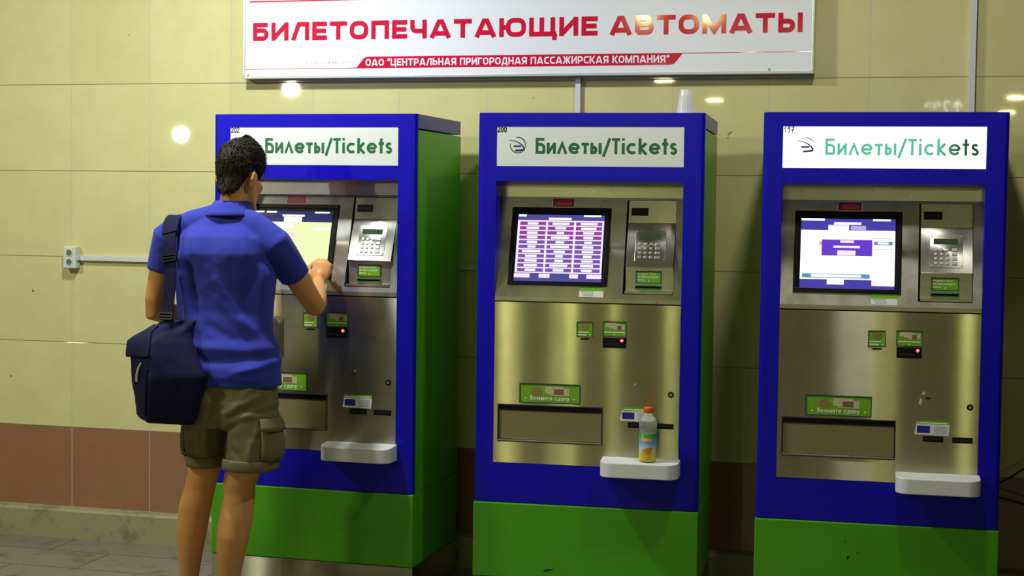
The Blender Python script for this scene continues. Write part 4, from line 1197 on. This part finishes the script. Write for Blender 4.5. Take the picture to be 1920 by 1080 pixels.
for s in (-1, 1):
    er = HR @ Matrix.Rotation(math.radians(-26 * s), 3, 'Z') @ Matrix.Rotation(math.radians(-10), 3, 'X')
    ears.append(ellipsoid(H(s * .0790, -.012, .004), (.0075, .019, .033), er, 16, 12))
    ears.append(tube(MB(), [H(s * .072, -.004, -.020), H(s * .083, -.026, .008), H(s * .083, -.020, .030), H(s * .076, .002, .032)], [.006, .0062, .0062, .005], 10))
body = fuse('body', [torso, neck, skull, face_, nape, nose, brow, arm_r, arm_l, leg_r, leg_l, foot_r, foot_l] + jaw + cheek + ears + hand_r + hand_l, 0.0045, 5)
body_o = link('body', body, SKIN, man, smooth=True)
for s in (-1, 1):
    part('eye', ellipsoid(H(s * .030, .079, .014), (.010, .009, .009), HR, 14, 10).moved(PO), EYE, man, smooth=True)
part('lips', ellipsoid(H(0, .099, -.052), (.022, .008, .008), HR, 16, 10).moved(PO), LIP, man, smooth=True)

# --- hair: a short cropped shell with loose locks on it
def hair_edge(az):
    """lowest u of the hair at head azimuth az (0 = front)"""
    d = abs(math.degrees(az))
    pts = [(0, .098), (30, .088), (48, .050), (60, .018), (72, -.012), (84, .022), (96, .040), (108, .020), (122, -.020), (140, -.050), (180, -.062)]
    for (a, b), (c, e) in zip(pts, pts[1:]):
        if a <= d <= c: return b + (e - b) * (d - a) / (c - a)
    return -.056


def hair_r(az, el):
    fr = max(0, math.cos(az)) ** 2 * max(0, math.sin(el + .45))
    return 0.0055 + .013 * fr + .004 * max(0, math.sin(el))


hm = MB(); NA, NE = 72, 40
def hp(az, el, off):
    r = (.0745 + off, .097 + off, .096 + off)
    ce = math.cos(el); lz = r[2]
    if el < 0:
        k = max(0, min(1, (abs(az) - 1.7) / .5)); ce = ce * (1 - k) + max(ce, .93) * k; lz = r[2] * (1 + .18 * k)
    return Vector((r[0] * ce * math.sin(az), .008 + r[1] * ce * math.cos(az), .058 + lz * math.sin(el)))
rings = []
for i in range(NE):
    rg = []
    for k in range(NA):
        az = -PI + 2 * PI * k / NA
        u_e = hair_edge(az)
        emin = math.asin(max(-1, min(1, (u_e - .058) / .120)))
        el = emin + (PI / 2 - .02 - emin) * i / (NE - 1)
        t = min(1, (el - emin) / .32)
        p0 = hp(az, el, 0)
        off = -.006 + (hair_r(az, el) + .006) * math.sqrt(max(0, t))
        off += .0035 * noise.noise(Vector((p0.x * 60, p0.y * 60, p0.z * 35))) * t + .002 * noise.noise(p0 * 160) * t
        if el < 0 and abs(az) > 1.9:   # nape follows the neck
            off -= .002 * min(1, -el / .9)
        p = hp(az, el, off); rg.append(H(*p))
    rings.append(rg)
hm.loft(rings)
rnd = random.Random(3)
crown = Vector((.0, -.035, .15))
for i in range(5200):
    az = rnd.uniform(-PI, PI); emin = math.asin(max(-1, min(1, (hair_edge(az) - .058) / .120)))
    el = emin + .03 + (PI / 2 - emin) * (rnd.random() ** 0.9)
    t = min(1, (el - emin) / .32)
    off = -.006 + (hair_r(az, el) + .004) * math.sqrt(t)
    if el < 0 and abs(az) > 1.9: off -= .002 * min(1, -el / .9)
    p = hp(az, el, off)
    n = Vector((p.x / .0745, (p.y - .008) / .097, (p.z - .058) / .096 * (1 if el > 0 else .25))).normalized()
    front = max(0, math.cos(az))
    comb = p - Vector((-.015, -.055, .148))
    if el < .25: comb = Vector((0, -.25 if abs(az) > .9 else .3, -1))
    comb = (comb - n * comb.dot(n)).normalized()
    dr = (comb + n * (.36 if el > .5 else .20) + Vector((rnd.uniform(-.3, .3), rnd.uniform(-.3, .3), rnd.uniform(-.25, .25)))).normalized()
    L = (.020 + .012 * front) * rnd.uniform(.6, 1.2) * (0.62 if t < .6 else 1); w = .0016
    sd = dr.cross(n).normalized() * w; nn = n * w * .8
    q = p + dr * L * .5 + n * .0015; e = p + dr * L - n * .002
    b0 = len(hm.v)
    hm.v += [H(*(p - sd - nn)), H(*(p + sd - nn)), H(*(p + nn)), H(*(q - sd * .8)), H(*(q + sd * .8)), H(*(q + nn)), H(*e)]
    for f in ((0, 1, 4, 3), (1, 2, 5, 4), (2, 0, 3, 5), (3, 4, 6), (4, 5, 6), (5, 3, 6)): hm.f.append(tuple(b0 + j for j in f))
part('hair', hm.moved(PO), HAIR, man, smooth=True, fix=False)

# --- polo shirt
sh_t = oval([(0.706, -1.195, .895, .193, .126), (0.706, -1.195, .915, .194, .127), (0.700, -1.195, 1.00, .192, .121), (0.682, -1.19, 1.075, .180, .112), (0.672, -1.185, 1.17, .184, .110), (0.671, -1.18, 1.30, .197, .118),
             (0.667, -1.177, 1.385, .196, .117), (0.664, -1.172, 1.445, .178, .103), (0.664, -1.162, 1.49, .138, .078), (0.672, -1.158, 1.525, .088, .066), (0.678, -1.155, 1.548, .066, .060)], 40, 2.25)
sl_r = tube(MB(), [SHR + Vector((-.05, 0, .03)), SHR + Vector((0.0, .0, -.004)), SHR.lerp(ELR, .25), SHR.lerp(ELR, .53)], [.062, .0655, .0600, .0565], 24, caps=True)
sl_l = tube(MB(), [SHL + Vector((.05, 0, .03)), SHL + Vector((0.0, .0, -.002)), SHL.lerp(ELL, .25), SHL.lerp(ELL, .46)], [.062, .0660, .0600, .0565], 24, caps=True)


def cut(mbx, a, b, r):
    """replace the round end of a sleeve by a flat cuff"""
    d = (b - a).normalized()
    out = []
    for p in mbx.v:
        p = Vector(p); k = (p - b).dot(d)
        out.append(p - d * k if k > 0 else p)
    mbx.v = out
    return mbx


sl_r = cut(sl_r, SHR, SHR.lerp(ELR, .53), 0); sl_l = cut(sl_l, SHL, SHL.lerp(ELL, .46), 0)
trap = [tube(MB(), [(0.678, -1.16, 1.525), (0.678 + (SHR.x - .678) * .55, -1.16, 1.488), SHR + Vector((-.01, 0, .010))], [.055, .056, .058], 18),
        tube(MB(), [(0.672, -1.16, 1.525), (0.672 + (SHL.x - .672) * .55, -1.16, 1.492), SHL + Vector((.01, 0, .010))], [.055, .056, .058], 18)]
SF = [((.69, 1.29), (.885, 1.03), .012, .0045), ((.535, 1.36), (.60, 1.03), .014, .007), ((.77, .95), (.89, .985), .013, .007), ((.70, .935), (.86, .925), .012, .005), ((.79, 1.14), (.88, 1.00), .016, .007), ((.70, 1.22), (.79, 1.13), .018, .005), ((.58, 1.045), (.86, 1.035), .016, .006), ((.62, .985), (.88, 1.01), .015, -.005), ((.60, .965), (.85, .955), .020, .005),
      ((.54, 1.30), (.57, 1.08), .014, .006), ((.585, 1.34), (.60, 1.16), .014, -.005), ((.70, 1.42), (.72, 1.25), .030, .004), ((.83, 1.36), (.80, 1.18), .022, -.006), ((.86, 1.33), (.84, 1.12), .016, .005),
      ((.55, 1.42), (.62, 1.30), .022, -.004), ((.80, 1.44), (.87, 1.34), .016, -.005), ((.66, 1.12), (.76, 1.075), .014, -.004), ((.50, 1.05), (.62, .98), .018, .006)]


def shirt_push(p, n):
    d = 0.0
    if n.y < .35 and SF:
        for a, b, w, h in SF: d += 1.5 * h * ridge(p, a, b, w * 1.2)
        k = max(0.0, -n.y)
        for cx in (.575, .765): d += k * .013 * math.exp(-((p.x - cx) / .075) ** 2 - ((p.z - 1.405) / .065) ** 2)
        for cx in (.590, .750): d -= k * .010 * math.exp(-((p.x - cx) / .085) ** 2 - ((p.z - 1.22) / .10) ** 2)
    d += .0022 * noise.noise(Vector((p.x * 14, p.y * 14, p.z * 7))) + .0010 * noise.noise(p * 38)
    if abs(p.z - .915) < .006 and n.z > -.5: d -= .0012
    return d


shirt = link('polo_shirt', fuse('polo_shirt', [sh_t, sl_r, sl_l] + trap, 0.0055, 4, shirt_push), SHIRT, man, smooth=True)
# turned-down collar
cr = []
for (z, a, b, dy) in ((1.535, .073, .070, .0), (1.565, .063, .061, .006), (1.583, .0605, .059, .010), (1.586, .0635, .0625, .010), (1.575, .071, .070, .008), (1.545, .0875, .082, .002), (1.531, .1000, .088, -.002), (1.529, .0975, .086, -.002)):
    rg = []
    for k in range(48):
        t = 2 * PI * k / 48; c, s = math.cos(t), math.sin(t)
        drop = .030 * max(0, s) ** 1.5
        rg.append((0.682 + a * c, -1.153 + dy + b * s, z - .004 - drop))
    cr.append(rg)
part('collar', MB().loft(cr, False, False).moved(PO), SHIRT, shirt, smooth=True)


def cuff(a, b, t, r, mat_, parent, name, w=.016):
    d = (b - a).normalized(); p = a.lerp(b, t)
    return part(name, cut(tube(MB(), [p - d * w, p + d * .0015], [r, r + .0005], 28, caps=False), a, p + d * .0015, 0).moved(PO), mat_, parent, smooth=False)


# --- cargo shorts
hips = oval([(0.706, -1.195, .945, .168, .110), (0.707, -1.195, .90, .176, .117), (0.707, -1.198, .84, .180, .124), (0.707, -1.198, .775, .176, .118), (0.707, -1.198, .74, .16, .10)], 40, 2.4)
st_r = oval([(0.800, -1.205, .80, .094, .108), (0.806, -1.21, .73, .097, .104), (0.802, -1.215, .66, .098, .100), (0.797, -1.218, .620, .096, .098), (0.796, -1.218, .592, .097, .098)], 36, 2.2)
st_l = oval([(0.605, -1.18, .80, .090, .106), (0.596, -1.175, .73, .084, .100), (0.590, -1.17, .66, .078, .094), (0.594, -1.168, .612, .068, .086), (0.596, -1.168, .586, .064, .084)], 36, 2.2)
PF = [((.74, .80), (.86, .87), .014, .007), ((.75, .76), (.88, .83), .013, .006), ((.73, .72), (.80, .78), .012, -.005), ((.78, .68), (.72, .76), .012, .005), ((.62, .82), (.60, .66), .013, .006), ((.575, .76), (.57, .63), .012, -.006), ((.645, .78), (.625, .64), .012, .006),
      ((.84, .70), (.83, .62), .012, .006), ((.77, .65), (.80, .60), .012, .005), ((.70, .86), (.68, .78), .016, -.006), ((.84, .91), (.78, .84), .014, .005), ((.60, .90), (.66, .83), .014, .005)]


def short_push(p, n):
    d = 0.0
    for a, b, w, h in PF: d += 1.5 * h * ridge(p, a, b, w) * (1 if n.y < .3 else 0)
    if abs(p.x - .703) < .018 and p.z < .84 and n.y < 0: d -= .006 * math.exp(-((p.x - .703) / .008) ** 2)
    d += .0026 * noise.noise(Vector((p.x * 20, p.y * 20, p.z * 12))) + .0014 * noise.noise(p * 45)
    return d


shorts = link('cargo_shorts', fuse('cargo_shorts', [hips, st_r, st_l], 0.0055, 3, short_push), SHORT, man, smooth=True)


def hem(secs, name):
    lo, hi = secs[-1], secs[-2]; rings = []
    for (k, g) in ((0, .0015), (0, .0075), (.3, .0085), (.9, .0085), (1.0, .0070), (1.0, .0010)):
        z = lo[2] - .002 + (.040) * k; t = (z - lo[2]) / (hi[2] - lo[2])
        rg = []
        for j in range(40):
            a = 2 * PI * j / 40; c, s = math.cos(a), math.sin(a); q = 2 / 2.2
            A = lo[3] + (hi[3] - lo[3]) * t + g; B = lo[4] + (hi[4] - lo[4]) * t + g
            x = lo[0] + (hi[0] - lo[0]) * t; y = lo[1] + (hi[1] - lo[1]) * t
            wob = .0018 * math.sin(3 * a + 1) + .0012 * math.sin(7 * a)
            rg.append((x + (A + wob) * math.copysign(abs(c) ** q, c), y + (B + wob) * math.copysign(abs(s) ** q, s), z + .0025 * math.sin(2 * a + .5)))
        rings.append(rg)
    return part(name, MB().loft(rings, False, False).moved(PO), SHORT, shorts, smooth=True)


hem([(0.797, -1.218, .620, .096, .098), (0.796, -1.218, .592, .097, .098)], 'hem_cuff')
hem([(0.594, -1.168, .612, .068, .086), (0.596, -1.168, .586, .064, .084)], 'hem_cuff')
# side pockets: bellows body, flap
def pocket(cx, cy, sx, parent, ra=.096, rb=.100, bul=1.0):
    mb = MB(); rings = []
    for (z, o) in ((.768, .002), (.760, .012), (.70, .026), (.655, .028), (.632, .020), (.626, .002)):
        rg = []
        for k in range(14):
            a = -.84 + 1.45 * k / 13          # from behind round to the side
            rr = o * math.sin(PI * min(1, max(0, (k + .6) / 14))) ** .35
            rr *= bul; x, y = (ra + rr) * math.cos(a), (rb + rr) * math.sin(a)
            rg.append((cx + sx * x, cy + y, z + .004 * math.sin(k * 1.3)))
        rings.append(rg)
    mb.loft(rings, False, False, closed=False)
    p = part('cargo_pocket', mb.moved(PO), SHORT, parent, smooth=True)
    s = p.modifiers.new('solid', 'SOLIDIFY'); s.thickness = .006
    mb = MB(); rings = []
    for (z, o) in ((.785, .005), (.780, .010), (.755, .021), (.742, .024)):
        rg = []
        for k in range(14):
            a = -.88 + 1.52 * k / 13
            x, y = (ra + o * bul) * math.cos(a), (rb + o * bul) * math.sin(a)
            rg.append((cx + sx * x, cy + y, z - (.006 * math.sin(PI * k / 13) if z < .75 else 0)))
        rings.append(rg)
    mb.loft(rings, False, False, closed=False)
    f = part('pocket_flap', mb.moved(PO), SHORT, p, smooth=True)
    s = f.modifiers.new('solid', 'SOLIDIFY'); s.thickness = .004


pocket(0.803, -1.212, 1, shorts)
pocket(0.594, -1.172, -1, shorts, .081, .096, .55)
for (x, y) in ((0.713, -1.165), (0.518, -1.105)):
    sh_ = oval([(x, y, .0, .046, .135), (x, y, .022, .048, .137), (x, y, .045, .046, .128), (x, y - .015, .07, .042, .095), (x - .002, y - .04, .092, .041, .058)], 32, 2.3)
    so_ = part('shoe', sh_.moved(PO), SHOE, man, smooth=True)
    part('sole', oval([(x, y, .0, .050, .140), (x, y, .020, .0505, .141)], 32, 2.3).moved(PO), LABELW, so_)

# --- folded paper in the left hand
pp = thing('paper_sheet', (0.70, -0.885, 1.05), 0, 'folded white paper held by the man in front of his belly', 'paper')
mb = MB(); nx, nz = 10, 12; top = []
rings = []
for j in range(nz + 1):
    rg = []
    for i in range(nx + 1):
        a, b = i / nx, j / nz
        x = -.09 + .155 * a + .014 * (1 - b) * (a > .5); z = -.12 + .235 * b - .045 * a * a * (b > .85)
        rg.append((x, .012 * math.sin(3 * a) + .010 * math.sin(4 * b) - .004, z))
    rings.append(rg)
mb.loft(rings, False, False, closed=False)
po_ = part('paper_leaf', mb, LABELW, pp, smooth=True); s = po_.modifiers.new('solid', 'SOLIDIFY'); s.thickness = .0012
mb = MB(); rings = []
for j in range(5):
    rings.append([(-.02 + .10 * i / 6, .014 + .006 * math.sin(i), -.115 + .05 * j) for i in range(7)])
mb.loft(rings, False, False, closed=False)
po_ = part('paper_leaf', mb, mat('yellow_paper', (0.70, 0.72, 0.40), .6), pp, smooth=True); s = po_.modifiers.new('solid', 'SOLIDIFY'); s.thickness = .0012

# --- shoulder bag
BO = Vector((0.50, -1.42, 0.95))
bag = thing('shoulder_bag', BO, 0, 'dark navy shoulder bag hanging behind the left hip of the man', 'bag')
KX = 0.0020; 


def bagpt(px, py, y):
    d = CF * 2989.21 + CR * (px - 960) + CU * (540 - py)
    k = (y + 6.64532) / d.y
    return Vector((3.26554, -6.64532, 1.56653)) + d * k - BO


rows = [(0, 0), ]
BS = [  # z, left edge (x,y), near corner (x,y), right edge (x,y)
    (1.142, (.497, -1.330), (.516, -1.350), (.571, -1.345)),
    (1.101, (.430, -1.335), (.490, -1.400), (.587, -1.350)),
    (1.065, (.368, -1.345), (.502, -1.430), (.602, -1.355)),
    (1.018, (.361, -1.345), (.506, -1.450), (.623, -1.362)),
    (0.940, (.372, -1.345), (.504, -1.458), (.666, -1.372)),
    (0.858, (.386, -1.345), (.501, -1.455), (.649, -1.372)),
    (0.790, (.394, -1.345), (.493, -1.445), (.624, -1.368)),
]
rings = []
for (z, Lp, Cp, Rp) in BS:
    out = [(Lp[0], Lp[1]), (Cp[0], Cp[1], .012), (Rp[0], Rp[1], .02), (Rp[0] + .01, Rp[1] + .045), (Lp[0] + .14, Lp[1] + .055), (Lp[0] + .03, Lp[1] + .045)]
    out = [(p[0], p[1], p[2] if len(p) > 2 else .012) for p in out]
    pl = fillet(out, True, 5)
    # even resample to 60 points
    P = [Vector(p) for p in pl]; P.append(P[0]); seg = [(P[i + 1] - P[i]).length for i in range(len(P) - 1)]; tot = sum(seg); rg = []
    for k in range(60):
        s = tot * k / 60; i = 0
        while s > seg[i] and i < len(seg) - 1: s -= seg[i]; i += 1
        q = P[i].lerp(P[i + 1], s / seg[i] if seg[i] else 0); rg.append((q.x, q.y, z))
    rings.append(rg)
# sagging bottom and closed top
fine = []
for i in range(len(rings) - 1):
    for k in range(5):
        t = k / 5; fine.append([tuple(Vector(a).lerp(Vector(b), t)) for a, b in zip(rings[i], rings[i + 1])])
fine.append(rings[-1])
cx = sum(p[0] for p in rings[-1]) / 60; cy = sum(p[1] for p in rings[-1]) / 60
fine.append([(cx + (p[0] - cx) * .93, cy + (p[1] - cy) * .93, .775 - .012 * (p[0] - .45) / .15) for p in rings[-1]])
mb = MB().loft(fine).moved(BO)
for i, v in enumerate(mb.v):
    p = Vector(v); dn = noise.noise(Vector((p.x * 16, p.y * 16, p.z * 9))) * .005 + noise.noise(p * 34) * .002
    c = Vector((-.03, .06, p.z)); dr = (p - c); dr.z = 0
    if dr.length > 1e-4: mb.v[i] = tuple(p + dr.normalized() * dn)
bagb = part('bag_body', mb, BAGM, bag, smooth=True)
# flap over the outer face
def side_pt(z, t, off):
    for a, b in zip(BS, BS[1:]):
        if b[0] <= z <= a[0]:
            k = (a[0] - z) / (a[0] - b[0]); break
    L = Vector(a[1]).lerp(Vector(b[1]), k); Cn = Vector(a[2]).lerp(Vector(b[2]), k)
    q = L.lerp(Cn, t); d = (Cn - L).normalized(); n = Vector((d.y, -d.x))
    return (q.x + n.x * off - BO.x, q.y + n.y * off - BO.y, z - BO.z)


mb = MB(); rg = []
for z in (1.125, 1.10, 1.075, 1.06, 1.04, 1.015, 1.0):
    rg.append([side_pt(z + (.014 * t if z < 1.005 else 0), t, .007 + .003 * math.sin(PI * t)) for t in (-.04, .1, .25, .4, .55, .7, .85, .97)])
mb.loft(rg, False, False, closed=False)
fl = part('bag_flap', mb, BAGM, bag, smooth=True); s = fl.modifiers.new('solid', 'SOLIDIFY'); s.thickness = .005
mb = MB(); tube(mb, [side_pt(.985, .68, .008), side_pt(.965, .58, .009), side_pt(.940, .50, .009), side_pt(.920, .46, .008)], [.003, .0045, .005, .0055], 10)
part('zip_pull', mb, mat('cream_cord', (.70, .70, .50), .6), bag, smooth=True)
mb = MB()
for t0 in (.94,):
    tube(mb, [side_pt(z, t0, .006) for z in (.97, .93, .88, .84, .80)], .0035, 8)
part('piping', mb, BAGM, bag, smooth=True)

# strap over the left shoulder
SPTS = [(.520, -1.352, 1.150), (.522, -1.338, 1.20), (.520, -1.322, 1.30), (.512, -1.306, 1.38), (.500, -1.288, 1.44), (.486, -1.252, 1.487), (.474, -1.206, 1.513), (.466, -1.160, 1.520), (.462, -1.11, 1.503), (.466, -1.06, 1.44), (.474, -1.045, 1.33), (.474, -1.05, 1.18), (.46, -1.10, 1.10), (.44, -1.25, 1.10)]
path = smooth_path(SPTS, 6)


def strap(mb, P, w, th):
    rings = []
    for i, p in enumerate(P):
        d = (P[min(i + 1, len(P) - 1)] - P[max(i - 1, 0)]).normalized()
        s = Vector((1, -.12, 0)); s = (s - d * s.dot(d)).normalized(); n = d.cross(s)
        rings.append([p + s * w / 2 + n * th / 2, p - s * w / 2 + n * th / 2, p - s * w / 2 - n * th / 2, p + s * w / 2 - n * th / 2])
    return mb.loft(rings)


part('shoulder_strap', strap(MB(), path, .048, .004).moved(BO), STRAPM, bag)
part('strap_pad', strap(MB(), path[26:44], .062, .012).moved(BO), STRAPM, bag, bev=.003)
for i in (1, 17):
    p = path[i]; d = (path[i + 1] - path[i - 1]).normalized()
    bkl = MB(); s = Vector((1, -.12, 0)); s = (s - d * s.dot(d)).normalized(); n = d.cross(s)
    if n.y > 0: n = -n
    def bf2(a, b, c): return p + s * a + d * b + n * c - BO
    for (a0, a1, b0, b1) in ((-.030, .030, -.014, -.008), (-.030, .030, .008, .014), (-.030, -.025, -.008, .008), (.025, .030, -.008, .008), (-.026, .026, -.003, .003)):
        bkl.hexa([bf2(a0, b0, .001), bf2(a1, b0, .001), bf2(a1, b1, .001), bf2(a0, b1, .001), bf2(a0, b0, .009), bf2(a1, b0, .009), bf2(a1, b1, .009), bf2(a0, b1, .009)])
    part('strap_buckle', bkl, DARK, bag)
